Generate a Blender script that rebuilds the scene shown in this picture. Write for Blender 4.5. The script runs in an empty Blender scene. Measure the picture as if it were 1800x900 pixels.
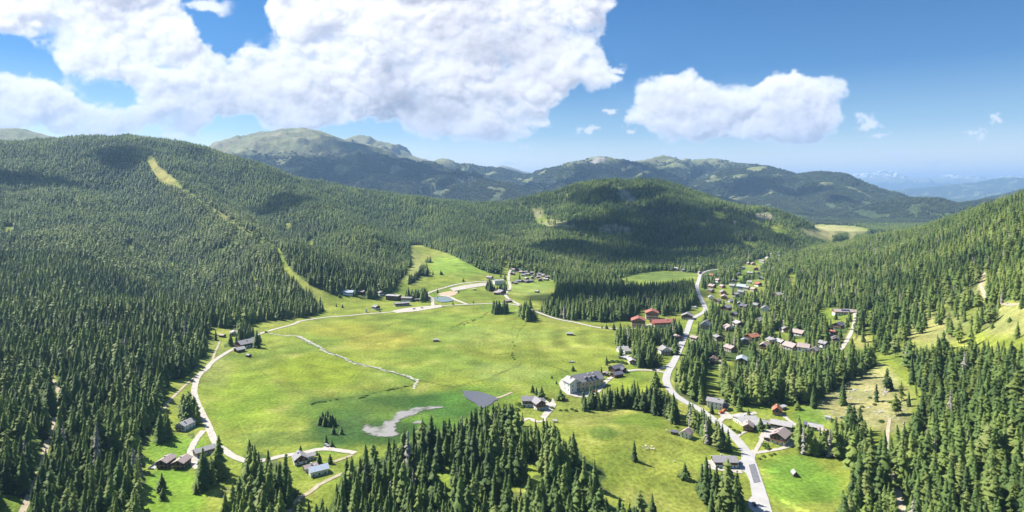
import bpy, math, random
import numpy as np
from mathutils import Vector

R = math.radians
scene = bpy.context.scene
# ------------------------------------------------------------------ camera
CAM_H = 185.0          # metres above the valley meadow
F = 1072.0             # focal length in pixels of the 1800 px wide photograph
HZ = 335.0             # row of the horizon
cam_d = bpy.data.cameras.new('camera')
cam = bpy.data.objects.new('camera', cam_d)
scene.collection.objects.link(cam)
cam.location = (0, 0, CAM_H)
cam.rotation_euler = (R(90), 0, 0)
cam_d.sensor_width = 36.0
cam_d.lens = 36.0 * F / 1800.0
cam_d.shift_y = -(450.0 - HZ) / 1800.0
cam_d.clip_start = 1.0
cam_d.clip_end = 200000.0
scene.camera = cam

# ------------------------------------------------------------------ light
SUN_EL, SUN_AZ = 47.0, 28.0      # the sun stands to the left and a little beyond
sun_vec = Vector((-math.cos(R(SUN_AZ)) * math.cos(R(SUN_EL)), math.sin(R(SUN_AZ)) * math.cos(R(SUN_EL)), math.sin(R(SUN_EL))))
sl = bpy.data.lights.new('sun', 'SUN')
sl.energy = 5.0
sl.angle = R(0.53)
sl.color = (1.0, 0.955, 0.88)
so = bpy.data.objects.new('sun', sl)
scene.collection.objects.link(so)
so.rotation_euler = sun_vec.to_track_quat('Z', 'Y').to_euler()
scene.view_settings.view_transform = 'Standard'
scene.view_settings.look = 'None'
scene.view_settings.gamma = 1.0
scene.view_settings.exposure = 1.12
scene.cycles.max_bounces = 5
scene.cycles.diffuse_bounces = 2
scene.cycles.glossy_bounces = 2
scene.cycles.transmission_bounces = 3
scene.cycles.volume_bounces = 1
scene.cycles.transparent_max_bounces = 8

# ------------------------------------------------------------------ noise
def _hash(ix, iy, seed):
    h = (ix.astype(np.int64) * 374761393 + iy.astype(np.int64) * 668265263 + seed * 1274126177) & 0xffffffff
    h = ((h ^ (h >> 13)) * 1274126177) & 0xffffffff
    return ((h ^ (h >> 16)) & 0xffff) / 65535.0

def perlin(x, y, seed=0):
    x = np.asarray(x, float); y = np.asarray(y, float)
    x0 = np.floor(x); y0 = np.floor(y)
    fx = x - x0; fy = y - y0
    def g(ix, iy, dx, dy):
        a = _hash(ix, iy, seed) * 2 * math.pi
        return np.cos(a) * dx + np.sin(a) * dy
    sx = fx * fx * fx * (fx * (fx * 6 - 15) + 10); sy = fy * fy * fy * (fy * (fy * 6 - 15) + 10)
    a = g(x0, y0, fx, fy); b = g(x0 + 1, y0, fx - 1, fy)
    c = g(x0, y0 + 1, fx, fy - 1); d = g(x0 + 1, y0 + 1, fx - 1, fy - 1)
    return ((a * (1 - sx) + b * sx) * (1 - sy) + (c * (1 - sx) + d * sx) * sy) * 1.5

def fbm(x, y, oct=4, seed=0, gain=0.5, ridged=False):
    s = 0; a = 1; t = 0
    for i in range(oct):
        n = perlin(x * 2 ** i + 17.3 * i, y * 2 ** i - 9.1 * i, seed + i)
        if ridged: n = 1 - 2 * np.abs(n)
        s = s + a * n; t += a; a *= gain
    return s / t

def sstep(a, b, x):
    t = np.clip((x - a) / (b - a), 0, 1)
    return t * t * (3 - 2 * t)


# ------------------------------------------------------------------ sky: Nishita with a cumulus layer marched in numpy
def blur(a, r):
    if r <= 0: return a
    k = np.exp(-0.5 * (np.arange(-int(3 * r), int(3 * r) + 1) / r) ** 2); k /= k.sum(); p = len(k) // 2
    a = np.apply_along_axis(lambda m: np.convolve(np.pad(m, p, mode='edge'), k, 'valid'), 0, a)
    return np.apply_along_axis(lambda m: np.convolve(np.pad(m, p, mode='edge'), k, 'valid'), 1, a)
SX0, SX1, SY0, SY1 = -360, 2160, -420, 350      # window of the sky, in photograph units
SK = 0.6
sw, sh = int((SX1 - SX0) * SK), int((SY1 - SY0) * SK)
sx, sy = np.meshgrid(SX0 + (np.arange(sw) + 0.5) / SK, SY0 + (np.arange(sh) + 0.5) / SK)
def pfill(poly, xx, yy):
    ins = np.zeros(xx.shape, bool); k = len(poly)
    for i in range(k):
        ax, ay = poly[i]; bx, by = poly[(i + 1) % k]
        if ay == by: continue
        ins ^= ((ay > yy) != (by > yy)) & (xx < (bx - ax) * (yy - ay) / (by - ay) + ax)
    return ins.astype(float)
w1 = fbm(sx / 60, sy / 45, 4, 501); w2 = fbm(sx / 60 + 9, sy / 45, 4, 511)
w3 = fbm(sx / 22, sy / 17, 4, 521, 0.6); w4 = fbm(sx / 22 + 5, sy / 17, 4, 525, 0.6)
ax_, ay_ = sx + 16 * w1 + 20 * w3, sy + 11 * w2 + 15 * w4
CL = [[(-400,-460),(322,-460),(318,-5),(340,50),(368,82),(400,108),(425,70),(455,80),(488,90),(492,62),(468,15),(466,-460),(1094,-460),(1084,20),(1066,70),(1034,92),(1018,130),(990,172),(962,196),(976,222),(938,247),(895,250),(845,242),(760,240),(722,228),(692,208),(652,226),(604,212),(566,226),(540,230),(480,236),(448,234),(436,205),(380,206),(345,236),(300,240),(245,242),(180,246),(100,241),(60,228),(-400,236)],
      [(1022,158),(1026,128),(1045,80),(1062,82),(1068,105),(1088,118),(1084,150),(1050,165)],
      [(1092,214),(1126,192),(1113,172),(1120,146),(1180,133),(1228,116),(1262,143),(1320,146),(1350,132),(1400,124),(1440,130),(1480,120),(1506,150),(1480,192),(1508,208),(1498,230),(1472,238),(1440,256),(1395,254),(1350,242),(1250,246),(1180,240),(1130,228)]]
HOLE = [(-400,0),(-50,46),(0,56),(30,72),(80,100),(140,128),(215,142),(268,178),(200,192),(140,176),(90,144),(50,134),(0,118),(-400,74)]
cov = np.maximum.reduce([pfill(p, ax_, ay_) for p in CL]) * (1 - pfill(HOLE, ax_, ay_))
soft = 0.5 * blur(cov, 6 * SK) + 0.5 * blur(cov, 17 * SK)
wide = blur(cov, 38 * SK)
small = np.zeros_like(soft)
for cx, cy, rx, ry, k in [(1530,215,22,13,.8),(1035,229,20,7,.72),(1105,229,15,6,.7),(372,12,38,16,.74),(1575,272,26,6,.72),(1716,234,28,4,.6),(1725,246,12,7,.7),(1750,210,11,6,.74),(1550,239,16,4,.6),(893,289,20,5,.7),(312,243,30,9,.75),(1175,274,26,6,.7),
                       (922,256,10,4,.6),(970,270,9,4,.6),(1190,278,14,4,.6),(1090,122,12,11,.66),(1010,70,12,6,.6),(1640,285,60,3,.5),(1180,215,6,2,.5),(1080,200,14,5,.58),(940,304,12,3,.6),(1470,20,1,1,.1)]:
    small = np.maximum(small, k * np.exp(-0.9 * (((ax_ - cx) / rx) ** 2 + ((ay_ - cy) / ry) ** 2)))
NZ, HT = 22, 70.0
bl1 = 1 - 2 * np.abs(perlin(sx / 170 + 3.3 + 0.3 * w1, sy / 105 + 0.3 * w2, 701)); bl2 = 1 - 2 * np.abs(perlin(sx / 46 + 0.5 * w1, sy / 34, 711)); bl3 = 1 - 2 * np.abs(perlin(sx / 21 + w3, sy / 16, 721))
nm = np.clip(1.6 * fbm(sx / 240, sy / 150, 2, 731), -1, 1)
lob = np.clip(0.80 - 0.36 * bl1 - (0.13 + 0.10 * nm) * bl2 - 0.05 * (1 + nm) * bl3, 0.3, 1.3)
soft = soft + np.exp(-((soft - 0.5) / 0.28) ** 2) * (-0.16 * bl2 - 0.14 * bl3 + 0.02)
_cache = {}
def noise3(z, scale, seed, sz):
    k = z / sz; i = int(math.floor(k)); f = k - i; f = f * f * (3 - 2 * f)
    out = 0
    for j, wt in ((i, 1 - f), (i + 1, f)):
        key = (scale, seed, j)
        if key not in _cache: _cache[key] = perlin(sx / scale + 37.7 * j, sy / (scale * 0.8) + 11.1 * j, seed + 7 * j)
        out = out + wt * _cache[key]
    return out
lsun = np.ones_like(sx) * 0.0          # optical depth towards the sun
T = np.ones_like(sx); acc = np.zeros(sx.shape + (3,)); 
amb = np.clip(1.0 - 0.30 * sstep(0, 1, (sy - 60) / 220) * wide, 0.5, 1)
nbig = fbm(sx / 190, sy / 110, 3, 591)
for k in range(NZ):
    z = -HT + 2 * HT * (k + 0.5) / NZ
    n_ = 1.0 * noise3(z, 120.0, 601, 70.0) + 0.62 * noise3(z, 58.0, 621, 34.0) + 0.40 * noise3(z, 27.0, 641, 17.0) + 0.30 * noise3(z, 13.0, 661, 9.0) + 0.20 * noise3(z, 6.5, 681, 6.0)
    sh_ = (soft - 0.42) * 2.1 + 0.35 * (wide - 0.4) - 1.15 * (abs(z) / (HT * lob)) ** 1.6
    d = np.clip((sh_ + 1.15 * n_ + 0.02) * 1.7, 0, 1) * sstep(0.05, 0.32, soft)
    sig = 0.32
    L = 0.42 * np.exp(-0.9 * lsun) + 0.46 * np.exp(-0.30 * lsun) + 0.12
    shade = np.clip(L, 0, 1)[..., None] * np.array([1.02, 1.0, 0.98]) * 0.60 + (0.40 * amb)[..., None] * np.array([0.93, 0.95, 1.04])
    a = 1 - np.exp(-sig * d)
    acc += (T * a)[..., None] * shade; T = T * (1 - a)
    lsun = lsun + sig * d * 1.15
    dx, dy = int(round(3.2 * SK)), int(round(5.5 * SK))
    l2 = np.zeros_like(lsun); l2[dy:, dx:] = lsun[:-dy, :-dx]; lsun = blur(l2, 0.5) if k % 6 == 5 else l2
_cache.clear()
alpha = np.clip((1 - T) * 1.04, 0, 1)
sa = sstep(0.22, 0.75, small * 1.25 + 0.30 * w3 + 0.12 * w1) * 0.9
cc = acc / np.maximum(1 - T, 1e-3)[..., None]
cc = np.clip((cc - 0.80) * 1.75 + 0.835, 0.3, 1.0)
cc = cc ** np.array([1.0, 1.0, 0.94])
GREY = [(745,185,50,28,.36),(680,145,30,30,.30),(880,95,50,22,.20),(560,150,40,16,.12),(1180,190,50,14,.12),(310,215,90,22,.26),(425,185,70,22,.16),(690,105,60,26,.16),(870,95,80,50,.14),(960,60,90,40,.12),(150,225,160,12,.10),(800,60,60,40,.10),(600,190,40,14,.12),(-100,100,80,80,.05)]  # cloud self-shading, painted in by hand as grey ellipses
g = np.zeros_like(sx)
for cx, cy, rx, ry, s_ in GREY: g += s_ * np.exp(-(((ax_ + 10 * w1 - cx) / rx) ** 2 + ((ay_ + 8 * w2 - cy) / ry) ** 2))
cc = cc * (1 - g[..., None] * np.array([1.08, 1.05, 0.92]))
thin = (1 - sstep(0.35, 1.0, alpha)) * 0.75
cc = cc * (1 - thin[..., None]) + np.array([0.93, 0.94, 0.97]) * thin[..., None]
q_ = np.clip(sa - alpha, 0, 1)[..., None]
cc = cc * (1 - q_) + np.array([0.90, 0.91, 0.96]) * q_; alpha = np.maximum(alpha, sa)
edge = sstep(0, 60, sx - SX0) * sstep(0, 60, SX1 - sx) * sstep(0, 80, sy - SY0)
CLOUD_GAIN = 1.0
rgba = np.concatenate([np.clip(cc, 0, 1), (alpha * edge)[..., None]], -1)[::-1]
cimg = bpy.data.images.new('cumulus', sw, sh, alpha=True, float_buffer=True)
cimg.colorspace_settings.name = 'Non-Color'
cimg.alpha_mode = 'CHANNEL_PACKED'
cimg.pixels.foreach_set(rgba.astype(np.float32).ravel()); cimg.update(); cimg.pack()

world = bpy.data.worlds.new('World'); scene.world = world; world.use_nodes = True
nt = world.node_tree; bg = nt.nodes['Background']
SKY_STRENGTH = 0.085
bg.inputs['Strength'].default_value = SKY_STRENGTH
sky = nt.nodes.new('ShaderNodeTexSky'); sky.sky_type = 'NISHITA'; sky.sun_disc = False
sky.sun_elevation = R(SUN_EL); sky.sun_rotation = math.atan2(sun_vec.x, sun_vec.y)
sky.altitude = 1700; sky.air_density = 1.0; sky.dust_density = 0.9; sky.ozone_density = 3.0
tc = nt.nodes.new('ShaderNodeTexCoord'); sp = nt.nodes.new('ShaderNodeSeparateXYZ')
nt.links.new(tc.outputs['Generated'], sp.inputs[0])
def wm(op, a, b=0.0):
    m = nt.nodes.new('ShaderNodeMath'); m.operation = op
    for i, v in enumerate((a, b)):
        if isinstance(v, (int, float)): m.inputs[i].default_value = v
        else: nt.links.new(v, m.inputs[i])
    return m.outputs[0]
yy = wm('MAXIMUM', sp.outputs['Y'], 0.02)
uu = wm('DIVIDE', wm('SUBTRACT', wm('ADD', wm('MULTIPLY', wm('DIVIDE', sp.outputs['X'], yy), F), 900.0), float(SX0)), float(SX1 - SX0))
vv_ = wm('DIVIDE', wm('SUBTRACT', float(SY1), wm('SUBTRACT', HZ, wm('MULTIPLY', wm('DIVIDE', sp.outputs['Z'], yy), F))), float(SY1 - SY0))
cb = nt.nodes.new('ShaderNodeCombineXYZ'); nt.links.new(uu, cb.inputs[0]); nt.links.new(vv_, cb.inputs[1])
ti = nt.nodes.new('ShaderNodeTexImage'); ti.image = cimg; ti.extension = 'CLIP'; ti.interpolation = 'Cubic'
nt.links.new(cb.outputs[0], ti.inputs['Vector'])
front = wm('GREATER_THAN', sp.outputs['Y'], 0.05)
fac = wm('MULTIPLY', ti.outputs['Alpha'], front)
tintm = nt.nodes.new('ShaderNodeMix'); tintm.data_type = 'RGBA'; tintm.blend_type = 'MULTIPLY'; tintm.inputs['Factor'].default_value = 1.0
nt.links.new(sky.outputs[0], tintm.inputs['A'])
zr = nt.nodes.new('ShaderNodeValToRGB'); zr.color_ramp.elements[0].position = 0.0; zr.color_ramp.elements[0].color = (2.1, 1.45, 0.84, 1)
zr.color_ramp.elements[1].position = 1.0; zr.color_ramp.elements[1].color = (0.80, 0.92, 1.0, 1)  # tint rises again overhead, above the view, for added fill light
for p_, c_ in ((0.045, (1.6, 1.18, 0.78, 1)), (0.09, (0.72, 0.76, 0.68, 1)), (0.18, (0.15, 0.42, 0.60, 1)), (0.32, (0.065, 0.37, 0.60, 1)), (0.42, (0.15, 0.46, 0.68, 1)), (0.6, (0.55, 0.75, 0.9, 1))):
    e_ = zr.color_ramp.elements.new(p_); e_.color = c_
nt.links.new(sp.outputs['Z'], zr.inputs[0]); nt.links.new(zr.outputs[0], tintm.inputs['B'])
cs = nt.nodes.new('ShaderNodeVectorMath'); cs.operation = 'SCALE'; nt.links.new(ti.outputs['Color'], cs.inputs[0]); cs.inputs['Scale'].default_value = 7.1
mx = nt.nodes.new('ShaderNodeMix'); mx.data_type = 'RGBA'
nt.links.new(fac, mx.inputs['Factor']); nt.links.new(tintm.outputs['Result'], mx.inputs['A']); nt.links.new(cs.outputs[0], mx.inputs['B'])
nt.links.new(mx.outputs['Result'], bg.inputs['Color'])
# ------------------------------------------------------------------ terrain
# survey points of the near valley: (column, row, distance in metres) as a surveyor would read them from the photograph
def flat(px, py): return (px, py, CAM_H * F / (py - HZ))
S = []
for p in [(400,700),(400,850),(520,560),(520,620),(520,700),(520,780),(520,880),(650,560),(650,620),(650,700),(650,780),(650,880),(620,530),(700,525),
          (780,520),(780,560),(780,620),(780,700),(780,780),(780,880),(870,510),(900,560),(900,620),(900,700),(960,500),(1000,590),(1000,540),
          (1100,560),(1100,610),(1180,540),(1240,560),(1230,510),(1150,600),(1150,640),(1230,620),(1060,650),(1120,680),(1180,660),(1200,690),
          (1250,740),(1250,820),(1250,880),(1150,880),(1320,780),(1320,700),(1340,880),(1330,640),(1450,860),(1430,800),(1450,900),(1400,740),
          (340,700),(330,800),(300,880),(1000,500),(930,480),(870,492)]:
    S.append(flat(*p))
S += [(900,790,430),(900,880,355),(1050,740,500),(1080,790,425),(980,760,455)]
# hummocks are added further down. left hill
S += [(-500,900,260),(-500,700,380),(-500,500,680),(-500,400,1150),(-500,300,2000),(-500,230,2600),
      (-200,900,310),(-200,700,440),(-200,500,850),(-200,400,1300),(-200,300,2100),(-200,235,2800),
      (0,900,335),(0,760,440),(0,600,700),(0,500,1020),(0,420,1420),(0,350,1950),(0,300,2350),(0,252,2850),
      (100,860,372),(100,700,530),(100,600,720),(100,500,1080),(100,420,1480),(100,350,2000),(100,300,2400),(100,245,3000),
      (180,720,508),(250,640,630),(200,580,780),(200,500,1100),(200,420,1500),(200,350,2050),(200,300,2450),(180,243,3050),
      (300,600,735),(300,500,1130),(300,420,1540),(300,350,2100),(300,300,2500),(270,246,3050),(330,257,3080),
      (400,540,940),(400,470,1270),(400,400,1750),(400,340,2350),(410,283,3080),
      (500,500,1150),(500,430,1560),(500,370,2200),(500,313,3050),
      (560,480,1290),(580,420,1750),(580,370,2350),(580,328,3100),
      (640,480,1300),(640,430,1720),(640,385,2300),(645,340,3150),
      (700,470,1370),(700,430,1700),(700,390,2300),(720,350,3200),
      (735,434,1650),(780,470,1330),(840,487,1260),(790,449,1540),
      (800,420,1900),(800,385,2500),(800,359,3250),(870,440,1850),(870,400,2400),(870,366,3300)]
# hollows behind the left hill
for px in (-500, -200, 0, 180, 330, 500, 640, 800):
    zc = {-500:350,-200:420,0:410,180:450,330:400,500:245,640:170,800:110}[px]
    for Y, k in ((3900, 0.55), (5000, 0.2)):
        z = zc * k - 10; S.append((px, HZ + (CAM_H - z) * F / Y, Y))
# knoll in the middle
S += [(960,440,1820),(960,400,2280),(960,365,2750),(945,346,3150),(1000,440,1800),(1000,400,2250),(1000,370,2650),(985,336,3080),
      (1060,440,1830),(1060,400,2200),(1060,360,2650),(1055,323,3020),(1130,440,1850),(1130,400,2150),(1130,360,2500),(1130,318,2950),
      (1190,329,2900),(1220,440,1830),(1220,400,2100),(1220,372,2400),(1222,349,2800),(1262,362,2720),
      (1300,440,1880),(1300,410,2080),(1300,388,2300),(1335,369,2550),(1400,422,2080),(1400,390,2380),(1440,418,2330),(1452,434,2250)]
for px, zc in ((880,100),(985,180),(1055,215),(1130,235),(1190,200),(1222,150),(1300,100),(1400,60)):
    for Y, z in ((3900, zc * 0.25 - 60), (5000, -85)):
        S.append((px, HZ + (CAM_H - z) * F / Y, Y))
# valley running away to the right
S += [(1300,470,1560),(1350,455,1750),(1400,442,2020),(1470,412,4000),(1450,420,3500),(1480,400,4600),(1430,404,4300),(1560,402,4300),(1640,400,4500),(1800,400,4500),(2000,400,4500)]
# right hill
S += [(2300,300,900),(2300,500,420),(2300,700,290),(2300,900,230),(2050,330,1000),(2050,450,600),(2050,600,420),(2050,750,320),(2050,900,270),
      (1900,345,1080),(1800,362,1150),(1740,380,1260),(1680,396,1400),(1640,408,1500),(1600,417,1600),(1555,420,1700),(1500,430,1800),(1450,436,1920),(1420,444,2000),
      (1800,390,940),(1800,450,760),(1800,520,600),(1800,600,500),(1800,700,408),(1800,800,348),(1800,900,300),
      (1700,430,1050),(1700,500,790),(1700,560,670),(1700,620,575),(1700,700,468),(1700,800,384),(1700,900,325),
      (1620,450,1150),(1620,520,820),(1620,600,630),(1620,700,490),(1620,800,400),
      (1550,450,1350),(1550,500,980),(1550,560,790),(1550,620,645),(1550,700,510),(1550,760,448),(1550,860,372),
      (1480,460,1420),(1450,500,1100),(1450,550,880),(1450,600,715),(1480,660,580),(1470,720,505),(1500,800,424),
      (1380,480,1330),(1350,520,1060),(1370,600,740),(1380,660,605)]
for px, zc in ((2300,160),(2050,170),(1900,160),(1800,150),(1740,140),(1680,100),(1600,50),(1500,10)):
    for Y, k in ((2000, 0.75), (2900, 0.25)):
        z = zc * k - 60 * (1 - k); S.append((px, HZ + (CAM_H - z) * F / Y, Y))
for px in (-500, 0, 400, 800, 1200, 1600, 2000, 2300):
    S.append((px, HZ + CAM_H * F / 200.0, 200.0)); S.append((px, HZ + CAM_H * F / 60.0, 60.0))

S = np.array(S, float)
SU = (S[:, 0] - 900) / F; SV = np.log(S[:, 2]); SZ = CAM_H - (S[:, 1] - HZ) / F * S[:, 2]
KV = 0.75
def tps(r2): return 0.5 * r2 * np.log(r2 + 1e-12)
n = len(S)
A = tps((SU[:, None] - SU) ** 2 + KV ** 2 * (SV[:, None] - SV) ** 2) + np.eye(n) * 0.0006
P1 = np.stack([np.ones(n), SU, SV], 1)
M = np.zeros((n + 3, n + 3)); M[:n, :n] = A; M[:n, n:] = P1; M[n:, :n] = P1.T
sol = np.linalg.solve(M, np.concatenate([SZ, np.zeros(3)]))

U0, U1, NU = -1.3, 1.3, 1400
V0, V1, NV = math.log(60.0), math.log(60000.0), 1080
ug = np.linspace(U0, U1, NU); vg = np.linspace(V0, V1, NV)

def bilin(G, u, v):
    fu = np.clip((u - U0) / (U1 - U0) * (G.shape[1] - 1), 0, G.shape[1] - 1.001)
    fv = np.clip((v - V0) / (V1 - V0) * (G.shape[0] - 1), 0, G.shape[0] - 1.001)
    iu = fu.astype(int); iv = fv.astype(int); a = fu - iu; b = fv - iv
    return (G[iv, iu] * (1 - a) + G[iv, iu + 1] * a) * (1 - b) + (G[iv + 1, iu] * (1 - a) + G[iv + 1, iu + 1] * a) * b

cu, cv = np.meshgrid(np.linspace(U0, U1, 131), np.linspace(V0, V1, 181))
coarse = np.zeros(cu.size); qu = cu.ravel(); qv = cv.ravel()
for i in range(n):
    coarse += sol[i] * tps((qu - SU[i]) ** 2 + KV ** 2 * (qv - SV[i]) ** 2)
coarse = (coarse + sol[n] + sol[n + 1] * qu + sol[n + 2] * qv).reshape(cu.shape)
GU, GV = np.meshgrid(ug, vg)
GY = np.exp(GV); GX = GU * GY
Z = bilin(coarse, GU, GV)
Z = np.where(Z < -140, -140, Z)
basez = -60 - 90 * sstep(0.1, 0.7, GU)
w = sstep(math.log(4300), math.log(5300), GV)
Z = Z * (1 - w) + basez * w
hill = sstep(8, 90, np.abs(Z))
relief = 0.45 + 0.55 * sstep(800, 1500, GY)
Z = Z + relief * hill * (20 * fbm(GX / 520, GY / 420, 4, 3) + 15 * (fbm(GX / 240 + 5 + 0.3 * GY / 240, GY / 330, 3, 8, ridged=True) - 0.25)) * (1 - 0.4 * w)
def spur(pts, h, wid, side_drop):
    """a wooded rib running down the slope, with the gully behind it"""
    global Z
    w = [((a - 900) / F * c, c) for a, b, c in pts]; d2 = np.full(GX.shape, 1e12); sd = np.zeros(GX.shape); al = np.zeros(GX.shape)
    for k, (a, b) in enumerate(zip(w[:-1], w[1:])):
        ex, ey = b[0] - a[0], b[1] - a[1]; L2 = ex * ex + ey * ey
        t = np.clip(((GX - a[0]) * ex + (GY - a[1]) * ey) / L2, 0, 1)
        qx, qy = GX - a[0] - t * ex, GY - a[1] - t * ey; dd = qx * qx + qy * qy; m = dd < d2
        d2 = np.where(m, dd, d2); sd = np.where(m, np.sign(ex * qy - ey * qx), sd); al = np.where(m, (k + t) / (len(w) - 1), al)
    d = np.sqrt(d2); fade = sstep(0.0, 0.18, al) * (1 - sstep(0.82, 1.0, al)) * (1 - sstep(0, 1, (d - 2.6 * wid) / wid)); h = h * fade; side_drop = side_drop * fade
    Z = Z + h * np.exp(-(d / wid) ** 2) - side_drop * np.where(sd > 0, np.exp(-((d - wid * 1.6) / wid) ** 2), 0) * sstep(0, 1, np.minimum(d / wid, 1))
spur([(575,545,960),(540,505,1150),(485,436,1500),(400,380,1950),(310,324,2450),(262,276,2750)], 42, 120, 62)
spur([(720,470,1380),(640,425,1750),(560,385,2150),(470,330,2700),(400,290,3000)], 34, 130, 46)
spur([(900,480,1380),(860,440,1800),(790,395,2350),(700,355,3000)], 28, 120, 34)
spur([(240,640,650),(200,560,860),(120,480,1180),(60,410,1600)], 10, 90, 12)
spur([(1000,460,1560),(985,420,2000),(1020,370,2600),(1080,335,2900)], 14, 110, 20)
spur([(1290,450,1720),(1240,415,2050),(1200,370,2500),(1160,330,2850)], 14, 100, 18)
Z = Z + 0.9 * fbm(GX / 70, GY / 70, 3, 21) * (1 - sstep(2500, 4000, GY))
def hump(px, py, Y, rx, ry, h):
    x = (px - 900) / F * Y
    return h * np.exp(-((GX - x) / rx) ** 2 - ((GY - Y) / ry) ** 2)
Z = Z + hump(1080, 760, 455, 60, 38, 5.0) + hump(1120, 690, 560, 60, 30, 4.0) + hump(900, 840, 400, 70, 40, 5)
Z = Z - hump(690, 745, 483, 60, 35, 1.2)

RIDGES = [
 (0.36, -60, [(-700,200,6000),(-400,212,6000),(-100,226,6000),(-10,223,6000),(25,224,6000),(45,227,6000),(70,235,6000),(100,243,6000),(160,265,6000)]),
 (0.40, -40, [(150,290,9000),(300,275,8800),(355,261,8600),(380,263,8500),(400,259,8300),(435,245,8100),(460,236,7900),(480,231,7800),(495,226,7700),(530,224,7600),(560,230,7700),(600,244,8200),(640,256,8600),(700,285,8900)]),
 (0.38, -40, [(430,262,6800),(480,262,6700),(530,258,6700)]),
 (0.42, -40, [(600,246,9800),(620,238.5,9800),(631,236,9800),(650,240,9700),(662,247,9700),(680,250,9600),(692,253,9500),(705,263,9500),(722,274,9400),(757,283,9200),(775,278,9100),(790,279,9000),(812,288,9000),(830,285.5,9000),(845,291,9000),(880,294,9000),(900,300,9000),(925,308,9000),(945,306,8900),(960,299,8800),(975,294,8600),(1000,286,8400),(1040,281,8100),(1055,274.5,8000),(1072,275,8000),(1090,281,8100),(1110,285,8300),(1135,281,8400),(1165,272,8500),(1185,276,8600),(1200,282,8600),(1240,278,8500),(1260,279,8400),(1290,287,8200),(1330,291,7600)]),
 (0.36, -80, [(1290,300,7600),(1330,292,7000),(1350,292,6900),(1370,298,6800),(1395,306,6700),(1420,303,6500),(1440,302,6400),(1480,306,6200),(1510,317,6100),(1530,326,6000),(1560,340,5800),(1600,352,5600),(1650,366,5400)]),
 (0.34, -50, [(600,270,6900),(660,266,6500),(700,283,6300),(760,300,6100),(830,308,5900),(870,330,5500),(905,352,5100)]),
 (0.33, -60, [(1060,300,7300),(1120,318,6500),(1180,330,5900),(1240,345,5300)]),
 (0.33, -80, [(1330,306,6800),(1350,330,6000),(1380,355,5300),(1400,372,4900)]),
 (0.33, -80, [(1440,310,6200),(1470,335,5600),(1500,360,5100)]),
 (0.28, -85, [(1440,396,4650),(1470,384,4700),(1520,366,4800),(1560,354,4900),(1600,348,4900),(1640,349,4950),(1680,358,5000),(1712,354,5000),(1745,350,5000),(1790,358,5000),(1900,372,5000)]),
 (0.30, -100, [(1640,375,9500),(1680,362,9000),(1720,350,8500),(1760,342,8200),(1800,331,8000),(1900,315,7800),(2100,300,7500)]),
 (0.35, -100, [(840,310,16000),(862,298,16000),(880,290.5,16000),(892,292,16000),(905,296,16000),(920,301,16000),(940,303,16000),(990,312,16000)]),
 (0.16, -150, [(1480,356,18000),(1540,350,18000),(1580,339,18500),(1620,330,19000),(1660,326,19000),(1700,322,19000),(1740,317,19000),(1765,312,19000),(1778,311,19000),(1810,316,19000),(1900,308,19000),(2100,300,19000)]),
 (0.22, -150, [(1440,320,34000),(1480,311,34000),(1505,305,34000),(1520,304,34000),(1536,305,34000),(1548,299,34000),(1560,305,34000),(1578,310,34000),(1590,308,34000),(1608,316,34000),(1628,317,34000),(1640,312,34000),(1655,311,34000),(1672,306,34000),(1700,309,34000),(1720,308,34000),(1740,312,34000),(1770,308,34000),(1800,311,34000),(1900,310,34000),(2200,310,34000)]),
 (0.22, -150, [(-900,270,30000),(-300,290,30000),(200,300,30000),(700,305,30000),(1000,312,30000),(1400,318,30000)]),
]
rows = np.where(vg > math.log(3200))[0]; r0 = rows[0]
X = GX[r0:]; Y = GY[r0:]; best = np.full(X.shape, -400.0); bestd = np.full(X.shape, 1e5)
wx = X + 260 * fbm(X / 1500, Y / 1500, 3, 40); wy = Y + 260 * fbm(X / 1500 + 7, Y / 1500, 3, 44)
for slope, base, pts in RIDGES:
    far = pts[0][2] > 14000
    x_, y_ = (X, Y) if far else (X * 0.6 + wx * 0.4, Y * 0.6 + wy * 0.4)
    pw = [((p[0] - 900) / F * p[2], p[2], CAM_H + (HZ - p[1]) / F * p[2]) for p in pts]
    d2 = np.full(X.shape, 1e12); zc = np.zeros(X.shape)
    for a, b in zip(pw[:-1], pw[1:]):
        ex, ey = b[0] - a[0], b[1] - a[1]
        t = np.clip(((x_ - a[0]) * ex + (y_ - a[1]) * ey) / (ex * ex + ey * ey), 0, 1)
        dd = (x_ - a[0] - t * ex) ** 2 + (y_ - a[1] - t * ey) ** 2
        m = dd < d2
        d2 = np.where(m, dd, d2); zc = np.where(m, a[2] + t * (b[2] - a[2]), zc)
    d = np.sqrt(d2)
    rel = zc - base
    W = np.maximum(rel, 30) / slope * 1.35
    # spurs and gullies running down from the crest
    k = 1.0 if not far else 2.6
    rid = fbm(X / (900 * k), Y / (900 * k), 6, 60, 0.5, ridged=True)
    t = np.clip(1 - d / (W * (1 + 0.35 * (rid - 0.2))), 0, 1)
    h = base + rel * (t ** 1.25) + rel * (0.07 if slope == 0.40 else 0.18) * (rid - 0.35) * np.clip(d / (0.12 * W), 0, 1) * sstep(0, 0.25, t)
    h = h + rel * 0.008 * fbm(X / (90 * k), Y / (90 * k), 3, 90)
    best = np.maximum(best, h); bestd = np.where(best == h, d, bestd)
Zr = Z[r0:]
df = (best - Zr) / 30.0
Zr = np.where(df > 8, best, np.where(df < -8, Zr, Zr + 30.0 * np.log1p(np.exp(np.clip(df, -8, 8)))))
Z[r0:] = np.where(best > -390, Zr, Z[r0:])

PYG = HZ + (CAM_H - Z) * F / GY          # photograph row of every terrain node
PXG = 900 + F * GU
horizon = np.minimum.accumulate(PYG, axis=0)

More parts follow.
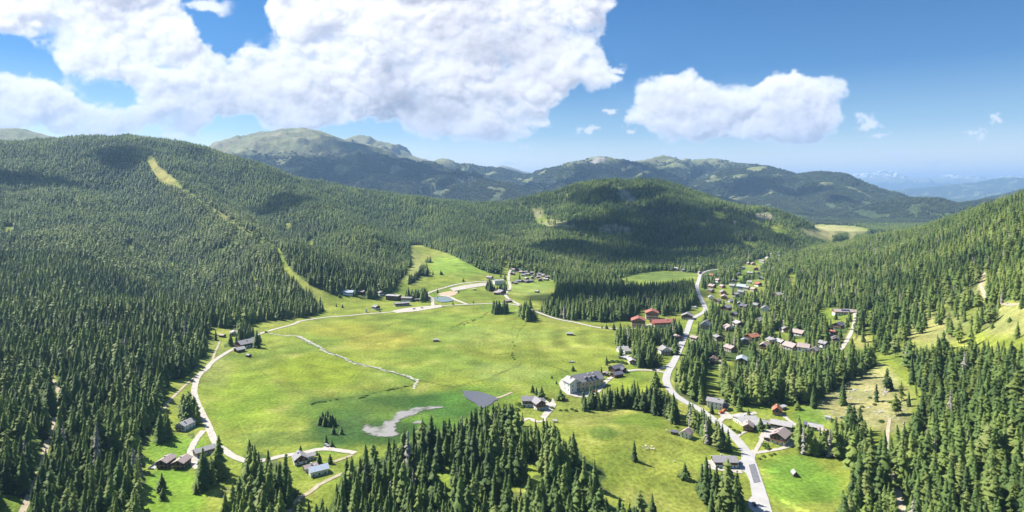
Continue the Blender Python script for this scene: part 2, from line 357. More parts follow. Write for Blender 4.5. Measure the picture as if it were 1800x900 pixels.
def ground_z(x, y):
    x = np.asarray(x, float); y = np.maximum(np.asarray(y, float), 61)
    return bilin(Z, x / y, np.log(y))

def ray_hit(px, py):
    """where the line of sight of a photograph point meets the terrain"""
    u = (px - 900) / F
    vv = np.linspace(V0, V1, 3000)
    P = HZ + (CAM_H - bilin(Z, np.full(vv.shape, u), vv)) * F / np.exp(vv)
    i = int(np.argmax(P <= py)) if (P <= py).any() else len(vv) - 1
    if i == 0: i = 1
    a = (P[i - 1] - py) / max(P[i - 1] - P[i], 1e-6)
    y = math.exp(vv[i - 1] + (vv[i] - vv[i - 1]) * min(max(a, 0), 1))
    x = u * y
    return Vector((x, y, float(ground_z(x, y))))

# ------------------------------------------------------------------ helpers for objects and materials
col = scene.collection
def link(o, parent=None):
    col.objects.link(o)
    if parent is not None: o.parent = parent
    return o
def tag(o, label=None, cat=None, group=None, kind=None):
    if label: o['label'] = label
    if cat: o['category'] = cat
    if group: o['group'] = group
    if kind: o['kind'] = kind
    return o
def mesh_np(name, verts, faces, mat=None):
    """verts (n,3), faces (m,3) or (m,4) arrays"""
    me = bpy.data.meshes.new(name)
    verts = np.asarray(verts, np.float32); faces = np.asarray(faces, np.int32)
    k = faces.shape[1]
    me.vertices.add(len(verts)); me.vertices.foreach_set('co', verts.ravel())
    me.loops.add(faces.size); me.loops.foreach_set('vertex_index', faces.ravel())
    me.polygons.add(len(faces))
    me.polygons.foreach_set('loop_start', np.arange(0, faces.size, k, dtype=np.int32))
    me.polygons.foreach_set('loop_total', np.full(len(faces), k, np.int32))
    me.update(calc_edges=True)
    if mat: me.materials.append(mat)
    return me
def new_mat(name):
    m = bpy.data.materials.new(name); m.use_nodes = True
    nt = m.node_tree; b = nt.nodes['Principled BSDF']
    return m, nt, b
def setin(b, **kw):
    names = {'rough': 'Roughness', 'spec': 'Specular IOR Level', 'metal': 'Metallic', 'color': 'Base Color'}
    for k, v in kw.items():
        b.inputs[names[k]].default_value = (*v, 1) if k == 'color' else v
def noise_mat(name, c1, c2, scale=1.0, rough=0.8, spec=0.2, bump=0.0, detail=4, coords='Object', stretch=None, metal=0.0):
    m, nt, b = new_mat(name)
    tc = nt.nodes.new('ShaderNodeTexCoord'); nz = nt.nodes.new('ShaderNodeTexNoise'); rp = nt.nodes.new('ShaderNodeValToRGB')
    mp = nt.nodes.new('ShaderNodeMapping')
    nt.links.new(tc.outputs[coords], mp.inputs[0]); nt.links.new(mp.outputs[0], nz.inputs['Vector'])
    if stretch: mp.inputs['Scale'].default_value = stretch
    nz.inputs['Scale'].default_value = scale; nz.inputs['Detail'].default_value = detail
    rp.color_ramp.elements[0].position = 0.3; rp.color_ramp.elements[1].position = 0.7
    rp.color_ramp.elements[0].color = (*c1, 1); rp.color_ramp.elements[1].color = (*c2, 1)
    nt.links.new(nz.outputs['Fac'], rp.inputs[0]); nt.links.new(rp.outputs[0], b.inputs['Base Color'])
    setin(b, rough=rough, spec=spec, metal=metal)
    if bump:
        bp = nt.nodes.new('ShaderNodeBump'); bp.inputs['Strength'].default_value = bump
        nt.links.new(nz.outputs['Fac'], bp.inputs['Height']); nt.links.new(bp.outputs[0], b.inputs['Normal'])
    return m

# ------------------------------------------------------------------ land cover, drawn as a map
RX0, RX1, RY0, RY1 = -900, 2700, 200, 1500
def fill(mask, poly, val):
    p = np.array(poly, float)
    x0 = max(int(p[:, 0].min()) - 1, RX0); x1 = min(int(p[:, 0].max()) + 2, RX1)
    y0 = max(int(p[:, 1].min()) - 1, RY0); y1 = min(int(p[:, 1].max()) + 2, RY1)
    if x1 <= x0 or y1 <= y0: return
    xx, yy = np.meshgrid(np.arange(x0, x1) + 0.5, np.arange(y0, y1) + 0.5)
    ins = np.zeros(xx.shape, bool); k = len(p)
    for i in range(k):
        ax, ay = p[i]; bx, by = p[(i + 1) % k]
        if ay == by: continue
        c = ((ay > yy) != (by > yy)) & (xx < (bx - ax) * (yy - ay) / (by - ay) + ax)
        ins ^= c
    sub = mask[y0 - RY0:y1 - RY0, x0 - RX0:x1 - RX0]
    sub[ins] = val
def strip(mask, pts, w, val):
    for a, b in zip(pts[:-1], pts[1:]):
        dx, dy = b[0] - a[0], b[1] - a[1]; L = math.hypot(dx, dy); nx, ny = -dy / L * w, dx / L * w
        fill(mask, [(a[0] + nx, a[1] + ny), (b[0] + nx, b[1] + ny), (b[0] - nx, b[1] - ny), (a[0] - nx, a[1] - ny)], val)
RIB = [([(120,330),(135,352),(145,378)], 1.0), ([(300,455),(310,475)], 1.2), ([(60,470),(66,500),(64,520)], 1.5), ([(440,470),(447,490),(452,510)], 1.2), ([(395,480),(420,505),(450,530)], 0.9)]
DENS = np.ones((RY1 - RY0, RX1 - RX0), np.float32)       # tree density, 0 open .. 1 closed forest
# thinly wooded slopes
SPARSE = [(0.68, [(1235,470),(1350,445),(1400,450),(1420,500),(1500,540),(1500,600),(1460,640),(1380,640),(1250,650),(1215,640),(1215,560),(1240,520)]),
 (0.33, [(1500,560),(1560,520),(1640,490),(1720,500),(1755,560),(1730,610),(1640,650),(1600,680),(1550,660),(1520,610)]), (0.6, [(1640,400),(1800,370),(1900,380),(1900,440),(1700,450)]),
 (0.75, [(1600,640),(1800,600),(1900,640),(1900,760),(1600,760)]),
 (0.62, [(1440,470),(1600,430),(1740,400),(1800,440),(1740,500),(1600,540),(1500,540)]), (0.75, [(1600,450),(1800,380),(1900,400),(1900,520),(1740,500),(1600,520)]),
 (0.5, [(930,362),(960,360),(985,372),(1040,388),(1110,395),(1120,410),(1060,415),(1000,410),(940,395)]),
 (0.55, [(1030,332),(1150,325),(1170,350),(1130,362),(1060,360)]),
 (0.5, [(1320,372),(1370,372),(1385,400),(1370,415),(1340,405)]),
 (0.12, [(936,366),(952,365),(956,384),(1000,390),(1015,397),(965,396),(944,390)]), (0.15, [(1225,385),(1240,388),(1245,396),(1228,393)]), (0.15, [(1355,392),(1385,398),(1380,408),(1352,402)]), (0.15, [(1300,420),(1330,424),(1325,432),(1300,428)]),
 (0.12, [(1058,396),(1085,392),(1114,403),(1112,410),(1080,414),(1050,409)]), (0.2, [(1085,330),(1100,333),(1118,350),(1112,360),(1090,352)]), (0.2, [(1040,340),(1070,350),(1065,362),(1035,355)]), (0.15, [(1325,376),(1350,373),(1362,380),(1340,384)]),
 (0.75, [(-100,520),(40,520),(60,560),(-100,560)]),
 (0.5, [(20,760),(80,780),(70,830),(20,800)]),
 (0.55, [(545,370),(565,368),(580,395),(560,400)]),
]
for d, p in SPARSE: fill(DENS, p, d)
O = [
 [(238,1200),(245,880),(262,830),(243,795),(262,780),(266,755),(285,722),(292,700),(290,672),(303,668),(335,659),(350,648),(362,618),(366,600),(368,573),(405,578),(448,568),(465,563),(500,562),(545,556),(575,548),
  (572,530),(600,518),(640,522),(660,520),(690,513),(702,497),(722,470),(737,452),(720,431),(740,431),(790,446),(845,474),(862,480),(886,484),(884,470),(892,468),(898,478),(930,482),(960,487),(974,494),(978,502),(966,522),(935,542),(955,556),
  (1000,564),(1065,567),(1110,562),(1126,549),(1133,543),(1165,556),(1180,552),(1205,549),(1224,535),(1230,528),(1240,540),(1230,560),(1222,575),(1207,600),(1199,628),(1188,650),(1184,680),(1192,698),(1215,712),
  (1238,716),(1240,655),(1262,650),(1264,690),(1272,700),(1290,716),(1320,712),(1350,712),(1400,712),(1425,708),(1470,686),(1500,670),(1540,655),(1546,622),(1568,632),(1590,660),(1602,690),(1590,720),(1560,745),(1545,770),(1530,785),(1508,808),(1490,850),(1462,910),(1440,1200)],
 [(485,435),(493,436),(500,455),(512,474),(545,500),(580,518),(600,517),(600,530),(575,550),(566,530),(548,512),(515,487),(499,470)],
 [(257,275),(269,274),(278,290),(295,305),(318,322),(306,325),(280,315),(266,296)],
 [(1070,490),(1100,486),(1130,479),(1165,476),(1228,480),(1228,487),(1180,493),(1130,496)],
 [(1438,552),(1442,540),(1500,546),(1504,556),(1465,563)],[(1384,485),(1392,478),(1400,484),(1399,499),(1391,497)],[(1293,484),(1304,483),(1304,493),(1296,494)],[(1274,634),(1290,634),(1290,646),(1275,646)],
 [(1335,593),(1349,592),(1350,603),(1337,604)],[(1398,595),(1415,594),(1416,604),(1400,604)],[(1309,493),(1345,490),(1345,508),(1310,512)],[(1240,505),(1285,500),(1290,528),(1245,528)],
 [(1300,468),(1345,452),(1352,456),(1320,478),(1300,482)],
 [(1420,712),(1470,684),(1500,664),(1545,640),(1600,655),(1622,690),(1605,735),(1565,765),(1500,775),(1450,745)], [(1500,602),(1510,590),(1533,580),(1535,592),(1520,612),(1505,622)],
 [(1620,537),(1635,540),(1642,556),(1656,560),(1666,575),(1655,590),(1630,600),(1603,602),(1597,592),(1610,582),(1627,575)],
 [(1710,592),(1735,578),(1752,568),(1757,530),(1780,526),(1800,533),(1900,528),(1900,600),(1800,606),(1770,603),(1740,600),(1718,606)],
 [(1660,600),(1700,590),(1710,600),(1680,612)],
 [(1750,818),(1770,815),(1792,832),(1788,846),(1760,838)],
 [(1247,372),(1270,370),(1278,381),(1262,383)],
 [(1400,398),(1440,394),(1500,397),(1530,402),(1505,412),(1492,425),(1465,433),(1450,422),(1420,410)],
 [(720,431),(740,431),(760,440),(740,460),(722,470)],
 [(502,392),(512,392),(510,400),(500,400)], [(540,420),(552,422),(548,432),(540,430)], [(222,430),(234,430),(232,437),(224,436)], [(6,398),(26,398),(24,405),(8,405)], [(1345,495),(1352,490),(1354,500)],
 [(0,868),(20,868),(40,880),(40,900),(0,900)],
]
for i_, p in enumerate(O): fill(DENS, p, 0.09 if 13 < i_ < 18 else (0.05 if i_ == 13 else 0))
for pts, wd in RIB + [([(92,655),(106,690),(96,735),(82,775),(72,810),(58,850),(36,910),(20,960)], 5), ([(78,660),(82,672)], 3), ([(1733,478),(1722,500),(1728,515),(1738,530)], 5),
                ([(1560,825),(1572,850),(1585,890),(1592,930)], 6), ([(1540,830),(1528,850)], 4), ([(1545,770),(1535,800),(1545,820),(1560,828)], 3),
                ([(312,324),(345,345),(380,370)], 1.5), ([(380,370),(440,408),(488,437)], 1.9), ([(1500,545),(1500,570),(1490,600),(1478,616)], 6), ([(1222,480),(1228,505),(1240,525),(1243,545)], 6),
                ([(1365,570),(1385,590),(1378,600)], 3), ([(1265,620),(1266,655)], 3), ([(885,485),(890,455)], 4), ([(1290,390),(1298,415)], 1.5), ([(430,575),(370,618),(345,650),(300,700),(290,720)], 4)]:
    strip(DENS, pts, wd, 0)
W = [
 (0.95, [(384,1200),(384,890),(386,872),(392,860),(412,852),(420,830),(428,780),(450,774),(486,783),(497,795),(506,818),(530,850),(532,865),(515,882),(505,900),(498,1200)]),
 (0.95, [(575,872),(590,845),(600,815),(612,800),(625,795),(640,790),(670,783),(690,775),(700,768),(745,745),(765,740),(800,745),(820,735),(850,715),(880,710),(905,718),(925,730),(960,740),(985,760),(1010,765),(1040,790),(1060,800),(1070,830),(1100,845),(1115,855),(1124,868),(1150,875),(1160,905),(1165,1200),(505,1200),(512,900),(530,882),(552,870)]),
 (0, [(866,826),(890,820),(930,818),(962,820),(955,832),(925,842),(900,838),(872,840)]), (0, [(765,835),(785,812),(797,816),(792,850),(770,852)]), (0, [(1052,846),(1085,836),(1115,850),(1118,864),(1100,872),(1065,862)]),
 (1, [(1022,722),(1025,695),(1035,690),(1060,692),(1100,688),(1130,690),(1160,690),(1180,700),(1190,712),(1194,745),(1180,745),(1165,731),(1105,719)]),
 (1, [(1220,840),(1228,815),(1245,813),(1262,815),(1272,803),(1280,800),(1285,838),(1300,832),(1306,850),(1314,900),(1322,1000),(1322,1200),(1250,1200),(1248,900),(1235,880),(1222,860)]),
 (1, [(1207,745),(1210,722),(1220,722),(1240,735),(1260,750),(1285,765),(1293,790),(1285,797),(1260,792),(1235,778),(1225,760)]),
 (1, [(1405,800),(1405,750),(1440,752),(1480,755),(1520,760),(1545,765),(1528,790),(1508,808),(1480,806)]),
 (1, [(338,862),(338,830),(350,815),(365,787),(380,785),(400,805),(405,835),(398,845),(370,860),(350,863)]),
 (1, [(276,775),(280,745),(287,728),(297,740),(300,770),(285,779)]), (1, [(312,735),(318,700),(330,702),(352,712),(357,745),(345,750),(320,742)]), (0.9, [(305,786),(315,770),(340,760),(345,775),(335,789)]),
 (1, [(393,610),(393,592),(405,588),(417,592),(417,608)]), (1, [(417,600),(417,572),(430,568),(445,575),(445,598)]), (1, [(440,612),(440,590),(452,586),(458,592),(458,611)]),
 (1, [(865,553),(865,538),(878,529),(893,530),(896,552)]), (1, [(900,550),(900,538),(907,538),(907,550)]), (1, [(912,556),(912,535),(922,530),(945,538),(945,562),(925,566)]),
 (1, [(716,502),(717,488),(735,478),(737,490)]), (1, [(735,486),(737,470),(750,466),(752,486)]), (0.9, [(744,462),(747,454),(757,452),(760,462)]),
 (0.6, [(704,524),(706,514),(751,512),(752,530),(742,532)]), (0.8, [(634,526),(636,508),(675,510),(675,524)]), (1, [(854,512),(856,497),(864,497),(864,512)]), (0.7, [(868,512),(880,498),(890,500),(890,512)]),
 (1, [(1086,616),(1083,592),(1092,577),(1110,574),(1139,580),(1139,605),(1110,616)]), (1, [(1139,605),(1139,578),(1160,574),(1185,570),(1200,574),(1196,600),(1190,620),(1165,608)]), (1, [(1114,645),(1114,612),(1130,602),(1150,612),(1152,647)]), (1, [(1150,647),(1150,628),(1177,628),(1178,640)]),
 (1, [(1062,642),(1064,628),(1103,627),(1105,640)]),
 (1, [(1463,425),(1463,412),(1490,410),(1492,420)]), (0.6, [(1412,402),(1415,396),(1430,394),(1432,402)]),
 (0.25, [(1550,640),(1570,655),(1600,690),(1570,700),(1545,680)]),
]
for d, p in W: fill(DENS, p, d)
STAND = np.zeros(DENS.shape, np.float32)
for d, p in W:
    if d > 0.55 and (max(q[0] for q in p) - min(q[0] for q in p)) < 185 and max(q[1] for q in p) < 905 and len(p) < 14: fill(STAND, p, d)
def dens_at(px, py):
    ix = np.clip(np.asarray(px).astype(int) - RX0, 0, RX1 - RX0 - 1); iy = np.clip(np.asarray(py).astype(int) - RY0, 0, RY1 - RY0 - 1)
    return DENS[iy, ix]

# ------------------------------------------------------------------ ground: one sheet from under the camera to beyond the last range
def lerp(a, b, t): return a + (np.array(b) - a) * t[..., None]
Dm = np.where((PXG > RX0) & (PXG < RX1) & (PYG < RY1), dens_at(PXG, PYG), 1.0)
Dm = np.minimum(Dm, np.where((PXG > RX0) & (PXG < RX1) & (PYG < RY1), dens_at(PXG, PYG - 9 * F / np.maximum(GY, 200)), 1.0))
vis = PYG <= horizon + 25
Dm = np.where(vis | (GY < 1500), Dm, 0.9)
k3 = Dm.copy()
for ax in (0, 1):
    k3 = (np.roll(k3, 1, ax) + 2 * k3 + np.roll(k3, -1, ax)) / 4
Dm = k3
gap_n = None
n1 = fbm(GX / 130, GY / 130, 4, 101); n2 = fbm(GX / 35, GY / 35, 3, 111); n3 = fbm(GX / 420, GY / 300, 3, 121)
grass = np.zeros(GX.shape + (3,)) + np.array([0.170, 0.205, 0.030])
grass = lerp(grass, [0.120, 0.178, 0.024], sstep(-0.1, 0.5, n1))
grass = lerp(grass, [0.225, 0.225, 0.052], sstep(0.0, 0.5, n3) * 0.8)
grass = lerp(grass, [0.250, 0.260, 0.075], sstep(0.15, 0.6, n2) * 0.45)
SPOTS = [(700,722,150,34,(0.06,0.12,0.022),0.75),(700,700,110,16,(0.10,0.17,0.03),0.5),(820,712,50,16,(0.035,0.085,0.012),0.9),(730,705,80,12,(0.035,0.075,0.014),0.9),(610,760,80,24,(0.045,0.095,0.016),0.85),(760,745,50,14,(0.075,0.15,0.018),0.9),(580,790,50,10,(0.08,0.14,0.02),0.7),(400,400,60,50,(0.24,0.23,0.07),0.9), # (column, row, half width, half height, colour, strength) patches of different vegetation in the meadow
 (640,760,120,22,(0.040,0.085,0.016),0.95),(780,712,60,20,(0.045,0.105,0.018),0.95),(840,700,70,24,(0.07,0.15,0.02),0.6),(600,745,60,25,(0.035,0.075,0.02),0.7),(480,770,70,14,(0.055,0.095,0.02),0.6),
 (560,720,70,20,(0.07,0.14,0.02),0.6),(430,700,70,50,(0.16,0.235,0.02),0.6),(560,650,80,30,(0.17,0.225,0.015),0.7),(670,600,70,16,(0.235,0.215,0.035),0.6),(600,580,60,14,(0.24,0.22,0.03),0.5),
 (700,660,60,14,(0.12,0.19,0.03),0.5),(800,640,60,15,(0.15,0.22,0.035),0.5),(900,655,70,16,(0.20,0.25,0.06),0.6),(860,590,110,16,(0.21,0.25,0.055),0.6),(760,560,90,10,(0.14,0.21,0.03),0.5),
 (1130,740,60,16,(0.09,0.155,0.015),0.7),(1060,760,26,14,(0.07,0.12,0.02),0.7),(1180,800,60,40,(0.24,0.26,0.045),0.6),(1110,680,40,14,(0.19,0.25,0.02),0.6),
 (1410,850,70,40,(0.105,0.195,0.022),0.8),(1390,820,50,20,(0.10,0.18,0.024),0.7),(300,870,60,40,(0.125,0.225,0.02),0.8),(300,790,50,30,(0.10,0.21,0.02),0.6),
 (1510,700,85,48,(0.27,0.25,0.11),0.85),(1545,670,30,30,(0.30,0.28,0.12),0.7),(1450,705,30,14,(0.25,0.24,0.10),0.8),(1425,735,30,20,(0.12,0.21,0.03),0.7),(1560,735,35,25,(0.25,0.24,0.10),0.8),(1515,600,20,14,(0.30,0.28,0.09),0.8),
 (1780,560,60,30,(0.25,0.25,0.085),0.8),(1640,575,60,35,(0.26,0.25,0.09),0.8),(380,640,30,40,(0.20,0.22,0.06),0.5),
 (290,300,30,30,(0.30,0.27,0.075),0.9),(540,500,40,40,(0.24,0.26,0.06),0.7),(810,465,60,20,(0.16,0.26,0.035),0.7),(930,505,40,16,(0.19,0.25,0.06),0.6),
 (1460,408,60,14,(0.36,0.33,0.13),0.95),(725,470,18,30,(0.25,0.26,0.09),0.6),(1720,500,20,30,(0.30,0.28,0.12),0.8),
 (1300,480,40,30,(0.14,0.22,0.04),0.5),(1150,485,70,10,(0.11,0.16,0.04),0.8),(945,375,12,10,(0.24,0.21,0.12),0.7),(1080,402,30,9,(0.28,0.25,0.17),0.8),(1105,345,20,16,(0.33,0.31,0.25),0.8),(1340,380,30,10,(0.28,0.25,0.18),0.8),(990,393,40,8,(0.24,0.23,0.12),0.8)]
for cx, cy, rx, ry, c, s in SPOTS:
    q = ((PXG - cx) / rx) ** 2 + ((PYG - cy) / ry) ** 2 + 0.7 * n1 + 0.7 * n2
    grass = lerp(grass, c, s * (1 - sstep(0.35, 1.5, q)))
# ditches, cattle paths and lines of sedge
LINES = [([(735,668),(770,676),(800,680),(850,668),(890,652),(915,640)],1.2,-.35),([(880,548),(905,560),(900,585),(905,610)],0.9,-.2),([(795,575),(830,562),(850,555),(858,550)],1.0,-.4),([(930,560),(915,580),(905,600)],0.9,-.35),
 ([(415,725),(420,740),(430,760),(436,775)],1.2,.35),([(690,570),(660,580),(640,590),(600,600)],1.2,-.2),([(540,640),(600,655),(650,690),(700,700)],1.0,-.22),([(460,655),(500,680),(560,700)],1.0,-.2),([(620,540),(700,560),(760,566)],1.0,-.2),
 ([(640,695),(690,684),(725,678)],1.1,-.35),([(545,705),(600,700),(650,694)],1.1,-.3),([(960,640),(1000,655),(1000,670)],1.0,-.3),([(870,625),(900,620),(930,622)],1.0,-.25),([(1000,735),(1060,730),(1120,735)],1.0,-.15),([(1190,790),(1220,800),(1245,802)],1.2,.3),
 ([(1335,825),(1350,828),(1370,827)],1.8,.7),([(1375,880),(1400,895),(1420,900)],2.5,.6),([(340,640),(366,610),(378,598)],1.0,-.3),([(300,675),(330,668),(352,655)],0.9,.3),([(640,600),(700,610),(760,625)],1.0,.15),([(560,600),(640,606),(700,600)],1.2,.15)]
for pts, wd, k in LINES:
    x0, x1 = min(p[0] for p in pts) - 8, max(p[0] for p in pts) + 8; y0, y1 = min(p[1] for p in pts) - 8, max(p[1] for p in pts) + 8
    m = (PXG > x0) & (PXG < x1) & (PYG > y0) & (PYG < y1) & (GY < 2000)
    qx, qy = PXG[m] + 4 * n1[m], PYG[m] + 3 * n2[m]; dd = np.full(qx.shape, 99.0)
    for a, b in zip(pts[:-1], pts[1:]):
        ex, ey = b[0] - a[0], b[1] - a[1]; t = np.clip(((qx - a[0]) * ex + (qy - a[1]) * ey) / (ex * ex + ey * ey), 0, 1)
        dd = np.minimum(dd, np.hypot((qx - a[0] - t * ex), (qy - a[1] - t * ey)))
    grass[m] = grass[m] * (1 + k * np.exp(-(dd / wd) ** 2) * (0.6 + 0.8 * (n2[m] > -0.1)))[:, None]
# lines left by mowing on the east side of the meadow
q = np.hypot((GX - 150) * 1.0, (GY - 760) * 0.8); st = np.sin(q / 5.5) * sstep(-0.4, 0.2, n1 + 0.2) * np.exp(-((PXG - 985) / 60) ** 2 - ((PYG - 597) / 20) ** 2)
grass = grass * (1 + 0.30 * st[..., None])
q = (GX * 0.5 + GY * 0.25); st = np.sin(q / 2.2 + 2.5 * n1) * sstep(-0.3, 0.4, n2) * np.exp(-((PXG - 540) / 90) ** 2 - ((PYG - 650) / 40) ** 2)
grass = grass * (1 + 0.17 * st[..., None])
grass = grass * (1 + 0.35 * n2[..., None] * np.array([1, 0.7, 0.6]))
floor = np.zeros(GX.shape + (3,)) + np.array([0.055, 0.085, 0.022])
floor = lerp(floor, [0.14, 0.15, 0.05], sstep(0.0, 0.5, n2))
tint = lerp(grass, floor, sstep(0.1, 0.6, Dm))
# mountains: forest below, alpine turf and rock above
slope = np.hypot(np.gradient(Z, axis=0) / np.maximum(np.gradient(GY, axis=0), 1e-3), np.gradient(Z, axis=1) / np.maximum(np.gradient(GX, axis=1), 1e-3))
n5 = fbm(GX / 900, GY / 900, 5, 131); n6 = fbm(GX / 260, GY / 260, 4, 141)
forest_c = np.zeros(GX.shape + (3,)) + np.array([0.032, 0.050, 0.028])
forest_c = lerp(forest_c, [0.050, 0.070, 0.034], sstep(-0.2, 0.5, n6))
forest_c = lerp(forest_c, [0.20, 0.21, 0.09], sstep(0.16, 0.34, n6 + 0.35 * n5) * 0.8 * sstep(5000, 6000, GY))
turf = np.zeros(GX.shape + (3,)) + np.array([0.17, 0.18, 0.085])
turf = lerp(turf, [0.24, 0.215, 0.13], sstep(-0.1, 0.5, n6)); turf = lerp(turf, [0.10, 0.12, 0.06], sstep(0.1, 0.5, -n6) * 0.6)
rock = np.zeros(GX.shape + (3,)) + np.array([0.33, 0.31, 0.28])
tree_line = 540 + 130 * n5 + 120 * n6 + 60 * sstep(9000, 14000, GY)
farc = lerp(forest_c, [0, 0, 0], np.zeros(GX.shape))
tl = sstep(-40, 60, Z - tree_line)
farc = farc * (1 - tl[..., None]) + turf * tl[..., None]
rk = 0.35 * sstep(0.85, 1.25, slope + 0.7 * n6) * sstep(450, 700, Z + 150 * n5)
rk = np.maximum(rk, sstep(-0.02, 0.25, n6 + 0.3 * n5) * np.exp(-((PXG - 1062) / 40) ** 2 - ((PYG - 283) / 9) ** 2) * (GY > 6500) * 1.0)
rk = np.maximum(rk, sstep(0.0, 0.2, n6) * np.exp(-((PXG - 830) / 30) ** 2 - ((PYG - 318) / 9) ** 2) * (GY > 4500) * 1.0)
farc = farc * (1 - rk[..., None]) + rock * rk[..., None]
snow = sstep(-0.05, 0.15, n6) * sstep(750, 1050, Z) * (GY > 25000)
farc = farc * (1 - snow[..., None]) + np.array([0.8, 0.8, 0.82]) * snow[..., None]
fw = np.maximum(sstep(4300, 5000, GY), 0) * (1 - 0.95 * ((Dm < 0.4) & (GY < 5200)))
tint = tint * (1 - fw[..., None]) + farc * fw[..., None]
tint = np.clip(tint, 0.005, 0.9)

verts = np.stack([GX, GY, Z], -1).reshape(-1, 3)
idx = np.arange(NU * NV).reshape(NV, NU)
faces = np.stack([idx[:-1, :-1], idx[:-1, 1:], idx[1:, 1:], idx[1:, :-1]], -1).reshape(-1, 4)
gm, nt, b = new_mat('meadow and mountain ground')
setin(b, rough=0.95, spec=0.1)
at = nt.nodes.new('ShaderNodeAttribute'); at.attribute_name = 'cover'
geo = nt.nodes.new('ShaderNodeNewGeometry')
def add_noise(scale, detail=5):
    nz = nt.nodes.new('ShaderNodeTexNoise'); nz.inputs['Scale'].default_value = scale; nz.inputs['Detail'].default_value = detail
    nt.links.new(geo.outputs['Position'], nz.inputs['Vector']); return nz
na = add_noise(0.35, 4); nb_ = add_noise(0.045, 6); nc = add_noise(0.008, 6)
def mth(op, a, bb, c=None):
    mm = nt.nodes.new('ShaderNodeMath'); mm.operation = op
    for i, v in enumerate((a, bb, c)):
        if v is None: continue
        if isinstance(v, (int, float)): mm.inputs[i].default_value = v
        else: nt.links.new(v, mm.inputs[i])
    return mm.outputs[0]
s = mth('MULTIPLY_ADD', na.outputs['Fac'], 1.5, 0.27)
s2 = mth('MULTIPLY_ADD', nb_.outputs['Fac'], 1.3, 0.37)
s3 = mth('MULTIPLY_ADD', nc.outputs['Fac'], 0.8, 0.60)
s = mth('MULTIPLY', mth('MULTIPLY', s, s2), s3)
vm = nt.nodes.new('ShaderNodeVectorMath'); vm.operation = 'SCALE'
nt.links.new(at.outputs['Color'], vm.inputs[0]); nt.links.new(s, vm.inputs['Scale'])
nt.links.new(vm.outputs[0], b.inputs['Base Color'])
bp = nt.nodes.new('ShaderNodeBump'); bp.inputs['Strength'].default_value = 0.6; bp.inputs['Distance'].default_value = 1.5
nt.links.new(mth('ADD', na.outputs['Fac'], nb_.outputs['Fac']), bp.inputs['Height']); nt.links.new(bp.outputs[0], b.inputs['Normal'])
me = mesh_np('ground', verts, faces, gm)
ca = me.color_attributes.new('cover', 'FLOAT_COLOR', 'POINT')
ca.data.foreach_set('color', np.concatenate([tint, np.ones(GX.shape + (1,))], -1).astype(np.float32).ravel())
me.polygons.foreach_set('use_smooth', np.ones(len(faces), bool))
ground = tag(link(bpy.data.objects.new('ground', me)), 'green alpine valley meadow rising to wooded hills and far mountain ranges', 'ground', kind='structure')

# ------------------------------------------------------------------ haze
hz = noise_mat('haze', (1, 1, 1), (1, 1, 1))
nt = hz.node_tree; nt.nodes.clear()
pv = nt.nodes.new('ShaderNodeVolumePrincipled'); out = nt.nodes.new('ShaderNodeOutputMaterial')
pv.inputs['Color'].default_value = (0.34, 0.55, 0.88, 1); pv.inputs['Density'].default_value = 0.00005; pv.inputs['Anisotropy'].default_value = 0.1
nt.links.new(pv.outputs[0], out.inputs['Volume'])
hx, hy0, hy1, hz0, hz1 = 80000.0, -500.0, 61500.0, float(Z.min()) - 1.0, float(Z.max()) + 10.0
hv = [(x, y, z) for x in (-hx, hx) for y in (hy0, hy1) for z in (hz0, hz1)]
hme = bpy.data.meshes.new('haze'); hme.from_pydata(hv, [], [(0,1,3,2),(4,6,7,5),(0,4,5,1),(2,3,7,6),(0,2,6,4),(1,5,7,3)]); hme.materials.append(hz)
tag(link(bpy.data.objects.new('haze', hme)), 'thin blue mountain haze over the whole valley', 'haze', kind='stuff')

# ------------------------------------------------------------------ clouds overhead, out of the picture, that shade parts of the hills
cm, nt, b = new_mat('cloud white'); nt.nodes.remove(b)
df = nt.nodes.new('ShaderNodeBsdfDiffuse'); df.inputs['Color'].default_value = (0.85, 0.85, 0.87, 1)
tp = nt.nodes.new('ShaderNodeBsdfTransparent'); mx = nt.nodes.new('ShaderNodeMixShader'); g_ = nt.nodes.new('ShaderNodeNewGeometry')
nz = nt.nodes.new('ShaderNodeTexNoise'); nz.inputs['Scale'].default_value = 0.006; nz.inputs['Detail'].default_value = 5
rp = nt.nodes.new('ShaderNodeValToRGB'); rp.color_ramp.elements[0].position = 0.40; rp.color_ramp.elements[1].position = 0.60
rp.color_ramp.elements[0].color = (0.22, 0.22, 0.22, 1); rp.color_ramp.elements[1].color = (0.58, 0.58, 0.58, 1)
nt.links.new(g_.outputs['Position'], nz.inputs['Vector']); nt.links.new(nz.outputs['Fac'], rp.inputs[0]); nt.links.new(rp.outputs[0], mx.inputs[0])
nt.links.new(tp.outputs[0], mx.inputs[1]); nt.links.new(df.outputs[0], mx.inputs[2]); nt.links.new(mx.outputs[0], nt.nodes['Material Output'].inputs['Surface'])
